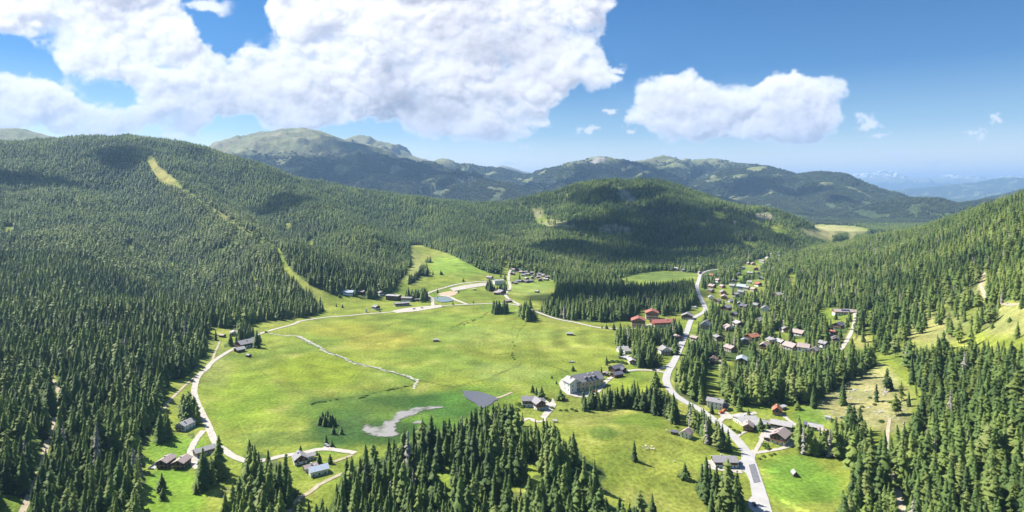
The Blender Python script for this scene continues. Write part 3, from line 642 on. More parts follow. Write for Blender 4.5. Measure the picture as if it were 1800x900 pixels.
def overhead_cloud(px, py, alt, rx, ry, seed, label):
    p = ray_hit(px, py); t = (alt - p.z) / sun_vec.z; c = p + sun_vec * t
    r = random.Random(seed); bm = bmesh.new()
    for k in range(9):
        a = r.uniform(0, 6.28); q = math.sqrt(r.random()) * 0.75; s_ = r.uniform(0.3, 0.6)
        m = Matrix.Translation((math.cos(a) * q * rx, math.sin(a) * q * ry, r.uniform(0, 0.08) * rx)) @ Matrix.Diagonal((rx * s_, ry * s_, min(rx, ry) * s_ * 0.4, 1))
        bmesh.ops.create_icosphere(bm, subdivisions=4, radius=1.0, matrix=m)
    co = np.array([v.co[:] for v in bm.verts]); f_ = fbm(co[:, 0] / (rx * .3) + seed, co[:, 1] / (rx * .3) + co[:, 2] / 90, 4, 810)
    for v, n_ in zip(bm.verts, f_): v.co.x *= 1 + 0.35 * n_; v.co.y *= 1 + 0.35 * n_; v.co.z *= 1 + 0.3 * n_
    me = bpy.data.meshes.new('cloud'); bm.to_mesh(me); bm.free(); me.materials.append(cm)
    o = link(bpy.data.objects.new('cloud', me)); o.location = c
    tag(o, label, 'cloud', kind='structure')
import bmesh
from mathutils import Matrix
for i, (px_, py_, alt, rx, ry) in enumerate([(60,325,1950,230,120),(230,275,2100,150,90),(500,360,2000,150,90),(1170,395,1950,330,300),(1090,400,2000,230,170),(1200,430,1900,230,120),(1060,345,2050,260,160),(1010,440,1850,230,120),(1290,380,2000,100,90),
     (690,290,4800,900,600),(620,262,4900,500,400),(1130,455,1950,330,150),(1110,520,1900,170,130),(560,300,4600,500,400),(930,330,4500,700,400),(1120,310,4500,600,400),(1340,325,4000,380,260),(1250,345,3800,350,200),(1420,340,3900,300,160),(1480,350,3700,160,100)]):
    overhead_cloud(px_, py_, alt, rx, ry, 900 + i, 'white cumulus high above the valley, outside the picture')

# ------------------------------------------------------------------ roads, tracks, yards and water, laid on the ground
from mathutils.geometry import delaunay_2d_cdt
def cat_mull(pts, n=6):
    P = [Vector(p) for p in pts]; P = [2 * P[0] - P[1]] + P + [2 * P[-1] - P[-2]]; out = []
    for i in range(1, len(P) - 2):
        a, b_, c, d = P[i - 1:i + 3]
        for k in range(n):
            t = k / n
            out.append(0.5 * ((2 * b_) + (c - a) * t + (2 * a - 5 * b_ + 4 * c - d) * t * t + (3 * b_ - a - 3 * c + d) * t ** 3))
    out.append(P[-2]); return out
def ribbon(name, pts, width, mat, label, cat='road', off=0.22, kind='structure', rough_edge=0.12, taper=None, parent=None):
    w3 = [ray_hit(*p) for p in pts]
    c = cat_mull([(p.x, p.y, 0) for p in w3], 6)
    out = [c[0]]
    for p in c[1:]:
        L = (p - out[-1]).length; k = max(1, int(L / 4))
        o = out[-1]
        for i in range(1, k + 1): out.append(o + (p - o) * (i / k))
    V = []; n = len(out); rnd = random.Random(len(name) * 31 + n)
    for i, p in enumerate(out):
        t = (out[min(i + 1, n - 1)] - out[max(i - 1, 0)]).normalized(); nrm = Vector((-t.y, t.x, 0))
        wd = width if taper is None else np.interp(i / (n - 1), [0, 1], taper)
        e1 = 1 + rnd.uniform(-1, 1) * rough_edge; e2 = 1 + rnd.uniform(-1, 1) * rough_edge
        for s in (-0.5 * e1, -0.17, 0.17, 0.5 * e2): V.append(p + nrm * (s * wd))
    zs = ground_z([v.x for v in V], [v.y for v in V])
    V = [(v.x, v.y, float(z) + off + 0.00025 * v.y) for v, z in zip(V, zs)]
    Fc = [(4 * i + k, 4 * i + k + 1, 4 * i + k + 5, 4 * i + k + 4) for i in range(n - 1) for k in range(3)]
    me = mesh_np(name, V, Fc, mat); o = link(bpy.data.objects.new(name, me), parent)
    if label: tag(o, label, cat, kind=kind)
    return o, out
def sheet(name, pts, mat, label, cat='yard', off=0.15, kind='structure', level=None, step=4.0, wob=0.0):
    w3 = [ray_hit(*p) for p in pts]
    pl = cat_mull([(p.x, p.y, 0) for p in w3 + [w3[0]]], 4)[:-1] if wob else w3
    if wob:
        pl = [p + Vector((random.uniform(-wob, wob), random.uniform(-wob, wob), 0)) for p in pl]
    ed = []; 
    for a, b_ in zip(pl, pl[1:] + pl[:1]):
        k = max(1, int((b_ - a).length / step))
        for i in range(k): ed.append(a + (b_ - a) * (i / k))
    xs = [p.x for p in ed]; ys = [p.y for p in ed]; m = len(ed)
    gx, gy = np.meshgrid(np.arange(min(xs), max(xs), step), np.arange(min(ys), max(ys), step))
    ins = pfill([(p.x, p.y) for p in ed], gx, gy) > 0
    pv2 = [Vector((p.x, p.y)) for p in ed] + [Vector((float(a), float(b_))) for a, b_ in zip(gx[ins], gy[ins])]
    r = delaunay_2d_cdt(pv2, [(i, (i + 1) % m) for i in range(m)], [], 1, 1e-4)
    vx = np.array([v.x for v in r[0]]); vy = np.array([v.y for v in r[0]])
    vz = ground_z(vx, vy) + off + 0.00025 * vy
    if level is not None: vz[:] = max(level, 0) if level > -900 else float(np.mean(vz)) + 0.1
    me = mesh_np(name, np.stack([vx, vy, vz], -1), np.array(r[2]), mat)
    return tag(link(bpy.data.objects.new(name, me)), label, cat, kind=kind)
M = {}
M['asphalt'] = noise_mat('worn asphalt', (0.36, 0.345, 0.33), (0.43, 0.415, 0.39), 0.12, 0.9, 0.15, detail=6)
M['dark_asphalt'] = noise_mat('fresh asphalt patch', (0.14, 0.14, 0.15), (0.19, 0.19, 0.20), 0.4, 0.9, 0.15)
M['gravel'] = noise_mat('pale gravel', (0.36, 0.32, 0.27), (0.50, 0.46, 0.39), 0.25, 0.95, 0.1, bump=0.3, detail=6)
M['track'] = noise_mat('earth track', (0.30, 0.25, 0.17), (0.44, 0.38, 0.27), 0.2, 0.95, 0.1, detail=6)
M['stones'] = noise_mat('white river gravel', (0.20, 0.22, 0.12), (0.48, 0.45, 0.38), 0.3, 0.9, 0.1, bump=0.5, detail=6)
M['sand'] = noise_mat('reddish sand', (0.42, 0.30, 0.20), (0.50, 0.38, 0.27), 0.2, 0.95, 0.1)
M['mud'] = noise_mat('bog mud', (0.06, 0.085, 0.035), (0.25, 0.235, 0.215), 0.09, 0.5, 0.4, detail=9, bump=0.2)
M['mud'].node_tree.nodes['Color Ramp'].color_ramp.elements[0].position = 0.36; M['mud'].node_tree.nodes['Color Ramp'].color_ramp.elements[1].position = 0.52
M['water'] = noise_mat('dark pond water', (0.05, 0.055, 0.07), (0.06, 0.065, 0.08), 0.05, 0.12, 0.5)
M['reservoir'] = noise_mat('green reservoir water', (0.06, 0.12, 0.11), (0.07, 0.13, 0.12), 0.05, 0.12, 0.5)
M['line'] = noise_mat('white road paint', (0.70, 0.70, 0.68), (0.8, 0.8, 0.78), 1.0, 0.8, 0.2)
MAIN = [(1362,960),(1346,900),(1339,875),(1331,849),(1321,818),(1314,799),(1304,784),(1290,768),(1262,744),(1240,727),(1222,716),(1200,704),(1184,692),(1175,680),(1171,668),(1174,655),(1182,641),(1190,625),(1195,613),(1201,598),(1209,579),(1213,567),(1219,559),(1230,553),(1240,545),(1234,529),(1228,516),(1225,504),(1228,494),(1232,482),(1245,476),(1262,474)]
NORTH = [(1142,575),(1112,578),(1080,578),(1045,575),(1010,567),(980,561),(958,554),(940,547),(925,541),(905,536),(870,533.5),(830,535),(790,537),(760,539.5),(720,544),(690,548.5),(640,552.5),(610,555.5),(570,558.5),(545,562),(528,565),(513,571),(480,580),(455,588),(417,610),(397,621),(373,637),(363,649),(350,660),(343,677),(342,693),(347,710),(360,737),(371,761),(380,780),(396,793),(413,804),(440,812),(470,808),(496,802),(529,797),(567,790),(609,794),(625,797)]
ribbon('road', MAIN, 7.2, M['asphalt'], 'grey valley road curving through the settlement on the east side', rough_edge=0.03)
ribbon('road', NORTH, 5.2, M['gravel'], 'pale road sweeping round the north and west edge of the meadow', rough_edge=0.08, off=0.2)
for pl_, w_ in ((MAIN, 7.2), (NORTH, 5.2)):
    for a_, b_ in zip(pl_[:-1], pl_[1:]):
        strip(DENS, [a_, b_], max(1.5, 0.5 * w_ * F / max(ray_hit(*a_).y, 300) * 1.0), 0)
for pts, wd, mt, nm, lb in [
 ([(1174,656),(1150,652),(1120,650.5),(1100,653),(1085,659),(1070,667),(1058,680),(1050,690)], 4.5, 'gravel', 'road', 'pale lane from the valley road to the big inn'),
 ([(1186,634),(1172,644),(1150,652)], 4.5, 'gravel', 'road', 'short slip lane closing the grass triangle'),
 ([(761,538),(759,524),(751,517),(778,507),(809,499),(854,495),(868,494)], 5.5, 'gravel', 'road', 'pale service road running below the ski meadow'),
 ([(821,535),(802,528),(790,522),(770,519)], 6.0, 'gravel', 'road', 'gravel road round the small reservoir'),
 ([(914,536),(900,529),(891,523),(889,516),(897,505),(894,493),(895,481),(898,473)], 5.5, 'gravel', 'road', 'pale lane up to the hut hamlet'),
 ([(897,495),(912,496),(930,492),(948,489),(962,488)], 3.0, 'gravel', 'road', 'lane through the huts of the hamlet'),
 ([(358,757),(347,770),(338,785),(334,799),(338,811),(348,824)], 4.5, 'gravel', 'road', 'gravel drive beside the twin chalets'),
 ([(363,649),(347,660),(325,678),(300,703),(286,722)], 2.6, 'track', 'track', 'field track along the left forest edge'),
 ([(373,636),(378,620),(387,600)], 2.4, 'track', 'track', 'short field track to the two little huts'),
 ([(506,905),(518,883),(547,864),(562,852),(590,838),(618,826)], 3.2, 'track', 'track', 'forest track through the bottom wood'),
 ([(587,812),(604,806),(620,800)], 3.0, 'track', 'track', 'drive to the grey roofed houses'),
 ([(82,654),(90,664),(104,690),(104,702),(96,735),(84,772),(76,810),(60,850),(38,905),(28,940)], 3.4, 'track', 'track', 'dirt track winding down the left forest'),
 ([(1502,545),(1503,560),(1498,580),(1488,600),(1477,616)], 4.5, 'gravel', 'road', 'steep lane beside the solar roofed farmhouse'),
 ([(1560,824),(1572,838),(1577,860),(1586,897),(1594,930)], 3.6, 'track', 'track', 'stony gully track in the right hand wood'),
 ([(1560,826),(1548,832),(1536,842),(1530,856)], 3.0, 'track', 'track', 'short fork of the gully track'),
 ([(1564,735),(1560,765),(1558,800),(1562,826)], 2.4, 'track', 'track', 'narrow stream bed running down to the gully track'),
 ([(1262,744),(1270,736),(1283,733),(1300,729),(1330,726)], 4.5, 'gravel', 'road', 'drive to the flat light roofed house'),
 ([(1370,724),(1378,731),(1388,740),(1412,756)], 3.2, 'gravel', 'road', 'lane from the red roofed cottage to the sheds'),
 ([(1327,795),(1337,777),(1343,767),(1357,757)], 2.8, 'gravel', 'road', 'narrow drive up to the large chalet'),
 ([(1322,797),(1340,795),(1355,792),(1380,787),(1402,776)], 3.6, 'gravel', 'road', 'drive below the large chalet'),
 ([(1296,768),(1306,761),(1318,757)], 2.2, 'gravel', 'path', 'footpath to the brown chalet'),
 ([(1362,571),(1369,577),(1374,584)], 3.5, 'gravel', 'road', 'piece of lane among the trees of the settlement'),
 ([(1266,622),(1267,636),(1266,652)], 3.0, 'track', 'track', 'straight track between trees of the settlement'),
 ([(1128,577),(1133,574),(1142,570)], 3.5, 'gravel', 'road', 'drive of the red roofed guest houses'),
 ([(1192,745),(1182,740),(1175,737)], 3.0, 'gravel', 'path', 'path leaving the end of the spruce row'),
 ([(1733,478),(1724,495),(1728,512),(1737,528)], 3.4, 'track', 'track', 'earth track climbing the right hill'),
 ([(1752,530),(1775,536),(1800,534),(1860,540)], 2.4, 'track', 'track', 'faint track across the hillside pasture'),
 ([(470,586),(490,589),(510,591)], 2.6, 'stones', 'track', 'strip of white gravel by the road bend'),
 ([(960,738),(945,742),(930,736),(915,742)], 4.0, 'gravel', 'road', 'drive of the black and white lodge'),
 ([(958,720),(962,712),(960,704)], 4.0, 'gravel', 'road', 'forecourt lane beside the lodge'),
 ([(868,700),(880,698),(900,690)], 3.0, 'track', 'track', 'embankment path by the dark pond'),
 ([(1290,388),(1294,400),(1298,416)], 6.0, 'track', 'track', 'pale lift line cut into the knoll forest'),
]:
    ribbon(nm, pts, wd, M[mt], lb, cat='track' if nm == 'track' else nm, off=0.16)
    if nm in ('road', 'track'): strip(DENS, pts, max(1.5, 0.5 * wd * F / ray_hit(*pts[len(pts) // 2]).y * 0.7), 0)
for pts, wd, lb in [([(505,590),(525,592),(540,600),(552,605),(565,613),(575,620),(590,624),(600,628),(613,634),(622,639),(636,641),(648,645),(665,647),(676,652),(690,654),(700,658),(716,661),(725,666),(733,668),(731,674),(727,684)], (4.5, 2.6), 'white gravel bed of the stream crossing the meadow')]:
    ribbon('stream_bed', pts, 4.5, M['stones'], lb, 'stream bed', off=0.14, rough_edge=0.95, taper=wd)
ribbon('stream', [(520,592),(560,611),(610,633),(660,648),(702,659),(730,671)], 1.0, M['water'], 'thin water thread in the gravel bed', 'stream', off=0.3, rough_edge=0.4)
for pts in [[(735,668),(770,676),(800,680),(850,668),(890,652),(915,640)], [(1015,590),(935,592)], [(880,548),(905,560),(900,585),(905,610),(898,620)], [(795,575),(830,562),(850,555)]]:
    pass
sheet('yard', [(1303,796),(1324,791),(1329,798),(1326,810),(1329,817),(1338,848),(1346,870),(1355,900),(1362,960),(1330,960),(1325,900),(1316,893),(1315,880),(1322,872),(1318,846),(1311,832),(1300,824),(1297,812),(1303,808)], M['asphalt'], 'broad paved junction at the bottom of the valley road', off=0.12)
sheet('patch', [(1316,818),(1327,816.5),(1337,848),(1325,850)], M['dark_asphalt'], 'dark rectangle of fresh asphalt on the valley road', 'road patch', off=0.34, step=3)
sheet('yard', [(1235,820),(1245,809),(1254,810),(1254,818),(1280,822),(1303,826),(1306,833),(1280,830),(1247,825)], M['gravel'], 'gravel apron around the long grey barn')
sheet('terrace', [(982,674),(987,667),(996,664),(1008,668),(1012,688),(1018,691),(1035,687),(1050,682),(1048,692),(1027,700),(1012,698),(997,694),(986,685)], M['gravel'], 'pale paved terrace in front of the big inn', 'terrace', off=0.2)
sheet('yard', [(1262,726),(1274,721),(1284,729),(1298,729),(1296,735),(1282,737),(1268,735)], M['gravel'], 'pale yard between the white house and the flat roof')
sheet('yard', [(1333,770),(1340,758),(1360,752),(1372,764),(1400,774),(1396,780),(1378,782),(1345,776)], M['gravel'], 'yard around the large chalet')
sheet('yard', [(690,546.5),(712,542),(775,536),(777,540),(735,547),(697,550.5)], M['gravel'], 'gravel car park beside the sports buildings', off=0.14)
sheet('yard', [(790,507),(815,502),(856,497),(857,502),(820,508),(797,512)], M['gravel'], 'gravel car park below the ski meadow')
sheet('yard', [(770,516),(790,512),(806,513),(800,519),(786,522),(775,520)], M['sand'], 'reddish sand pitch above the reservoir')
sheet('yard', [(962,714),(972,700),(978,712),(968,726),(958,738),(950,733)], M['gravel'], 'small gravel yard right of the lodge')
sheet('yard', [(341,792),(352,790),(356,806),(350,824),(342,822),(338,806)], M['gravel'], 'gravel yard between the twin chalets and the long shed')
sheet('yard', [(567,789),(572,782),(585,784),(590,791)], M['gravel'], 'small lay-by on the southern meadow road')
sheet('pond', [(812,688),(836,688.5),(856,693),(874,701),(868,707),(848,718),(836,710),(818,699)], M['water'], 'dark triangular pond below the meadow', 'pond', off=0.25, level=-999, wob=0.6)
sheet('reservoir', [(761,523.5),(772,522),(786,523),(797,529),(779,532),(768,530)], M['reservoir'], 'small green reservoir beside the road fork', 'pond', off=0.3, level=-999, wob=0.6)
bog = sheet('bog', [(634,752),(644,746),(656,750),(668,748),(678,740),(692,732),(704,721),(720,720),(740,715.5),(760,713.5),(780,715),(776,718),(746,722),(732,729),(708,737),(699,746),(696,756),(704,763),(690,768),(668,768),(652,766),(640,760)], M['mud'], 'grey half dried bog lake in the dark green hollow', 'bog', off=0.22, wob=1.0, step=2.0)
pool = sheet('pool', [(722,745),(727,741.5),(735,740),(746,741),(738,745),(728,746.5)], M['mud'], 'small grey pool beside the bog lake', 'pond', off=0.2, wob=0.5, step=1.5)
# the mud thins out into the grass: density of the mud falls towards the rim of each sheet
for o_, wdt in ((bog, 3.6), (pool, 1.6)):
    me = o_.data; n_v = len(me.vertices); co = np.empty(n_v * 3, np.float32); me.vertices.foreach_get('co', co); co = co.reshape(-1, 3)
    cnt = {}
    for p_ in me.polygons:
        for e_ in p_.edge_keys: cnt[e_] = cnt.get(e_, 0) + 1
    rim = np.array(sorted({v_ for e_, c_ in cnt.items() if c_ == 1 for v_ in e_}))
    dist = np.array([np.min(np.hypot(co[rim, 0] - c_[0], co[rim, 1] - c_[1])) for c_ in co])
    at_ = me.attributes.new('mudness', 'FLOAT', 'POINT'); at_.data.foreach_set('value', (dist / wdt).astype(np.float32))
nt = M['mud'].node_tree; pb = nt.nodes['Principled BSDF']; a_ = nt.nodes.new('ShaderNodeAttribute'); a_.attribute_name = 'mudness'
g_ = nt.nodes.new('ShaderNodeNewGeometry'); n__ = nt.nodes.new('ShaderNodeTexNoise'); n__.inputs['Scale'].default_value = 0.16; n__.inputs['Detail'].default_value = 7; n__.inputs['Roughness'].default_value = 0.7
nt.links.new(g_.outputs['Position'], n__.inputs['Vector'])
m1 = nt.nodes.new('ShaderNodeMath'); m1.operation = 'MULTIPLY_ADD'; m1.inputs[1].default_value = 5.0; m1.inputs[2].default_value = -2.45; nt.links.new(n__.outputs['Fac'], m1.inputs[0])
m2 = nt.nodes.new('ShaderNodeMath'); m2.operation = 'MULTIPLY_ADD'; m2.inputs[1].default_value = 1.5; nt.links.new(a_.outputs['Fac'], m2.inputs[0]); nt.links.new(m1.outputs[0], m2.inputs[2]); m2.use_clamp = True
nt.links.new(m2.outputs[0], pb.inputs['Alpha'])

# ------------------------------------------------------------------ buildings
class MB:
    def __init__(s): s.v = []; s.f = []
    def box(s, x0, y0, z0, x1, y1, z1):
        b = len(s.v); s.v += [(x, y, z) for x in (x0, x1) for y in (y0, y1) for z in (z0, z1)]
        s.f += [tuple(b + i for i in q) for q in ((0,1,3,2),(4,6,7,5),(0,4,5,1),(2,3,7,6),(0,2,6,4),(1,5,7,3))]; return s
    def prof(s, pts, y0, y1):
        """closed profile in x,z extruded along y"""
        b = len(s.v); n = len(pts)
        s.v += [(x, y0, z) for x, z in pts] + [(x, y1, z) for x, z in pts]
        s.f += [tuple(b + i for i in range(n)), tuple(b + n + i for i in reversed(range(n)))]
        s.f += [(b + (i + 1) % n, b + i, b + n + i, b + n + (i + 1) % n) for i in range(n)]; return s
    def chevron(s, wx, z1, zr, t, y0, y1):
        for q in (-1, 1):
            s.prof([(0, zr), (q * wx, z1), (q * wx, z1 + t), (0, zr + t * 1.1)][::q], y0, y1)
        return s
    def build(s, name, mat, parent=None, xf=None):
        me = bpy.data.meshes.new(name)
        vs = s.v if xf is None else [tuple(xf @ Vector(v)) for v in s.v]
        me.from_pydata(vs, [], s.f); me.materials.append(mat)
        return link(bpy.data.objects.new(name, me), parent)
def roofm(name, c, sc=0.8): return noise_mat(name, tuple(x * 0.78 for x in c), tuple(min(x * 1.15, 0.9) for x in c), sc, 0.75, 0.25, stretch=(1, 1, 3), detail=6)
ROOF = {'grey': roofm('grey shingle roof', (0.27, 0.255, 0.26)), 'mauve': roofm('weathered pink grey roof', (0.38, 0.30, 0.275)), 'red': roofm('red roof', (0.36, 0.13, 0.10)), 'orange': roofm('orange tile roof', (0.42, 0.17, 0.10)),
        'pale': roofm('pale metal roof', (0.36, 0.345, 0.33)), 'blue': roofm('bluish metal roof', (0.40, 0.46, 0.54)), 'dark': roofm('dark slate roof', (0.13, 0.13, 0.16)), 'brown': roofm('brown roof', (0.24, 0.16, 0.12))}
WALL = {'white': noise_mat('white plaster', (0.70, 0.69, 0.65), (0.80, 0.79, 0.75), 0.4, 0.9), 'cream': noise_mat('cream plaster', (0.62, 0.50, 0.30), (0.70, 0.58, 0.37), 0.4, 0.9),
        'wood': noise_mat('dark timber', (0.075, 0.045, 0.03), (0.14, 0.085, 0.055), 1.5, 0.85, stretch=(4, 4, 0.4)), 'lightwood': noise_mat('brown timber', (0.24, 0.13, 0.075), (0.34, 0.20, 0.12), 1.5, 0.85, stretch=(4, 4, 0.4)),
        'grey': noise_mat('grey render', (0.36, 0.35, 0.34), (0.45, 0.44, 0.42), 0.4, 0.9), 'red': noise_mat('red timber', (0.33, 0.10, 0.07), (0.42, 0.14, 0.10), 0.6, 0.85)}
M['glass'] = noise_mat('window glass', (0.03, 0.04, 0.05), (0.05, 0.06, 0.075), 0.5, 0.1, 0.6)
M['frame'] = noise_mat('white window frame', (0.72, 0.72, 0.70), (0.8, 0.8, 0.78), 1.0, 0.6)
M['brick'] = noise_mat('chimney render', (0.45, 0.42, 0.40), (0.58, 0.55, 0.52), 1.0, 0.9)
M['solar'] = noise_mat('solar panel', (0.025, 0.035, 0.08), (0.04, 0.05, 0.11), 0.8, 0.15, 0.6)
M['metal'] = noise_mat('grey metal', (0.30, 0.30, 0.31), (0.4, 0.4, 0.41), 1.0, 0.5, metal=0.3)
from mathutils import Matrix
BUILD_XY = []
def block(root, ox, oy, rot, Wd, L, E, roof, lower, upper, pitch=24, detail=2, split=0.5, door=True, balcony=True, oh=0.9, chim=1, dz=0.0):
    xf = Matrix.Translation((ox, oy, dz)) @ Matrix.Rotation(R(rot), 4, 'Z')
    h = Wd / 2 * math.tan(R(pitch)); e0 = E * split
    MB().box(-Wd / 2, -L / 2, -3.0, Wd / 2, L / 2, e0).build('wall', WALL[lower], root, xf)
    W2, L2 = Wd / 2 + 0.12, L / 2 + 0.12
    MB().prof([(-W2, e0), (W2, e0), (W2, E), (0, E + h - 0.05), (-W2, E)], -L2, L2).build('upper_wall', WALL[upper], root, xf)
    wx = Wd / 2 + oh
    rf = MB().chevron(wx, E - oh * math.tan(R(pitch)) + 0.08, E + h + 0.08, 0.32, -L / 2 - oh * 1.2, L / 2 + oh * 1.2).build('roof', ROOF[roof], root, xf)
    rnd = random.Random(int(Wd * 31 + L * 7 + rot))
    for i in range(chim):
        cx = rnd.choice((-1, 1)) * Wd * 0.14; cy = (rnd.random() - 0.5) * L * 0.5; zt = E + h - abs(cx) * math.tan(R(pitch))
        MB().box(cx - 0.45, cy - 0.45, zt - 0.5, cx + 0.45, cy + 0.45, zt + 1.5).box(cx - 0.6, cy - 0.6, zt + 1.5, cx + 0.6, cy + 0.6, zt + 1.68).build('chimney', M['brick'], rf, xf)
    if detail == 0: return rf
    def win(x, y, z, nx, ny, off, w=1.05, hh=1.25):
        # nx, ny: outward direction of the wall in block space
        def b(d0, d1, ww, h0, h1):
            m = MB()
            if ny: m.box(x - ww, y + min(ny * d0, ny * d1), z + h0, x + ww, y + max(ny * d0, ny * d1), z + h1)
            else: m.box(x + min(nx * d0, nx * d1), y - ww, z + h0, x + max(nx * d0, nx * d1), y + ww, z + h1)
            return m
        f = b(off - 0.05, off + 0.06, w / 2 + 0.12, -0.12, hh + 0.12).build('window', M['frame'], root, xf)
        if detail == 2: b(off + 0.063, off + 0.09, w / 2, 0, hh).build('pane', M['glass'], f, xf)
        else: f.data.materials[0] = M['glass']
    nf = max(2, int(Wd / 3.2))
    for sy in (-1, 1):
        if sy == 1 and detail < 2: continue
        for k in range(nf):
            x = (k + 0.5) / nf * Wd - Wd / 2
            if not (door and sy == -1 and k == nf // 2): win(x, sy * L / 2, e0 * 0.30, 0, sy, 0.0)
            if E - e0 > 2.2 or h > 1.8: win(x * 0.9, sy * L / 2, e0 + (1.25 if balcony else 0.7), 0, sy, 0.12, hh=1.2)
    ns = max(2, int(L / 3.6))
    for sx in (-1, 1):
        for k in range(ns):
            y = (k + 0.5) / ns * L - L / 2
            win(sx * Wd / 2, y, e0 * 0.30, sx, 0, 0.0)
            if E - e0 > 2.3: win(sx * Wd / 2, y, e0 + 0.8, sx, 0, 0.12)
    if door:
        x = (nf // 2 + 0.5) / nf * Wd - Wd / 2
        MB().box(x - 0.55, -L / 2 - 0.07, -0.1, x + 0.55, -L / 2 + 0.02, 2.05).build('door', WALL['lightwood'], root, xf)
    if balcony and E - e0 > 1.9:
        m = MB().box(-Wd / 2 - 0.1, -L / 2 - 1.45, e0 - 0.02, Wd / 2 + 0.1, -L2 - 0.003, e0 + 0.14)
        m.box(-Wd / 2 - 0.1, -L / 2 - 1.45, e0 + 0.28, Wd / 2 + 0.1, -L / 2 - 1.38, e0 + 1.1)
        for k in range(5):
            x = -Wd / 2 + k * Wd / 4; m.box(x - 0.05, -L / 2 - 1.375, e0 + 0.14, x + 0.05, -L / 2 - 1.30, e0 + 1.12)
        m.build('balcony', M['frame'] if upper == 'wood' and lower == 'white' and Wd < 9.5 else WALL['lightwood'], root, xf)
    return rf
def house(name, px, py, label, cat, blocks, rot=0, group=None, excl=None, detail=None):
    p = ray_hit(px, py)
    root = bpy.data.objects.new(name, None); root.empty_display_size = 3; link(root)
    root.location = p; root.rotation_euler = (0, 0, R(rot))
    tag(root, label, cat, group)
    root.scale = {'inn': (1.12, 1.12, 1.05), 'guest_house': (1.25, 1.2, 1.15)}.get(name, (0.85, 0.85, 0.88) if py > 700 else (0.95, 0.95, 0.95))
    if detail is None: detail = 2 if p.y < 620 else (1 if p.y < 900 else 0)
    for b_ in blocks: block(root, detail=b_.pop('detail', detail), **b_)
    w = max(b_['Wd'] + b_['L'] for b_ in blocks) * 0.5
    BUILD_XY.append((p.x, p.y, w * 0.5 + 2.5, px, py, label))
    return root, p
def B(ox=0, oy=0, rot=0, Wd=10, L=12, E=5, roof='grey', lower='white', upper='wood', **k):
    return dict(ox=ox, oy=oy, rot=rot, Wd=Wd, L=L, E=E, roof=roof, lower=lower, upper=upper, **k)

house('chalet', 292, 818, 'left of two matching chalets with dark gables and mauve roofs, beside a wooden deck', 'chalet', [B(Wd=8.4, L=11, E=4.6, roof='mauve', lower='wood', upper='wood', balcony=True)], -6)
house('chalet', 320, 819, 'right of two matching chalets with dark gables and mauve roofs, beside the gravel drive', 'chalet', [B(Wd=8.4, L=11, E=4.6, roof='mauve', lower='wood', upper='wood')], -2)
house('house', 326, 753, 'white house with broad pale roof among spruces above the twin chalets', 'house', [B(Wd=10, L=13, E=4.8, roof='pale', lower='white', upper='white', split=0.5)], -14)
house('shed', 359, 797, 'long pale roofed shed half hidden by a clump of spruces', 'shed', [B(Wd=7.5, L=15, E=3.6, roof='pale', lower='grey', upper='lightwood', chim=0, balcony=False)], -42)
house('farmhouse', 431, 609, 'large grey roofed farmhouse at the western road bend', 'farmhouse', [B(Wd=15, L=18, E=5.0, roof='grey', lower='white', upper='wood')], -38)
house('barn', 421, 618, 'small grey barn just below the large farmhouse', 'barn', [B(Wd=9, L=9, E=3.4, roof='pale', lower='wood', upper='wood', chim=0, balcony=False)], -38)
house('shed', 437, 627, 'tiny dark shed in the grass below the farmhouse', 'shed', [B(Wd=4, L=5, E=2.2, roof='grey', lower='wood', upper='wood', chim=0, balcony=False, oh=0.4)], 60)
house('cottage', 411, 589, 'white walled cottage between spruces behind the farmhouse', 'cottage', [B(Wd=8, L=9, E=4, roof='pale', lower='white', upper='white')], 30)
house('hut', 391, 592, 'small brown hut alone left of the white walled cottage', 'hut', [B(Wd=5, L=7, E=2.4, roof='mauve', lower='wood', upper='wood', chim=0, balcony=False, oh=0.5)], 70)
house('house', 527, 812, 'grey pyramid roofed house by the southern meadow road', 'house', [B(Wd=9.5, L=9.5, E=4, roof='grey', pitch=32, balcony=False), B(7.5, 2, 90, 5.5, 7, 3.2, 'pale', 'white', 'white', chim=0, door=False, balcony=False)], 30)
house('house', 559, 832, 'bluish roofed long house beneath the grey pyramid roof', 'house', [B(Wd=8.5, L=13, E=3.8, roof='blue', lower='white', upper='white', balcony=False)], -58)
house('cottage', 545, 826, 'low pale cottage between the two houses by the forest track', 'cottage', [B(Wd=6, L=9, E=3, roof='mauve', lower='grey', upper='grey', balcony=False)], -50)
house('lodge', 946, 717, 'black and white timber lodge with two grey gables beside the wood', 'lodge', [B(Wd=10, L=13, E=6.4, roof='grey', split=0.45, pitch=30), B(-6.5, 9.5, 68, 9, 12, 6.6, 'grey', pitch=30, door=False, balcony=False), B(4.2, 4.8, 90, 6, 7.5, 5.4, 'grey', pitch=30, door=False, balcony=False, chim=0)], 24)
inn, ip = house('inn', 1030, 680, 'large cream inn with dark dormers and pale terrace on the meadow edge', 'inn', [B(Wd=13, L=26, E=7.6, roof='grey', lower='cream', upper='cream', pitch=36, balcony=False, chim=2), B(-1.5, 15.5, 90, 9.5, 10, 8.4, 'pale', 'white', 'white', pitch=30, balcony=False, chim=1, door=False)], -62 + 180)
def on_inn(m, nm, mat, par=inn): return m.build(nm, mat, par)
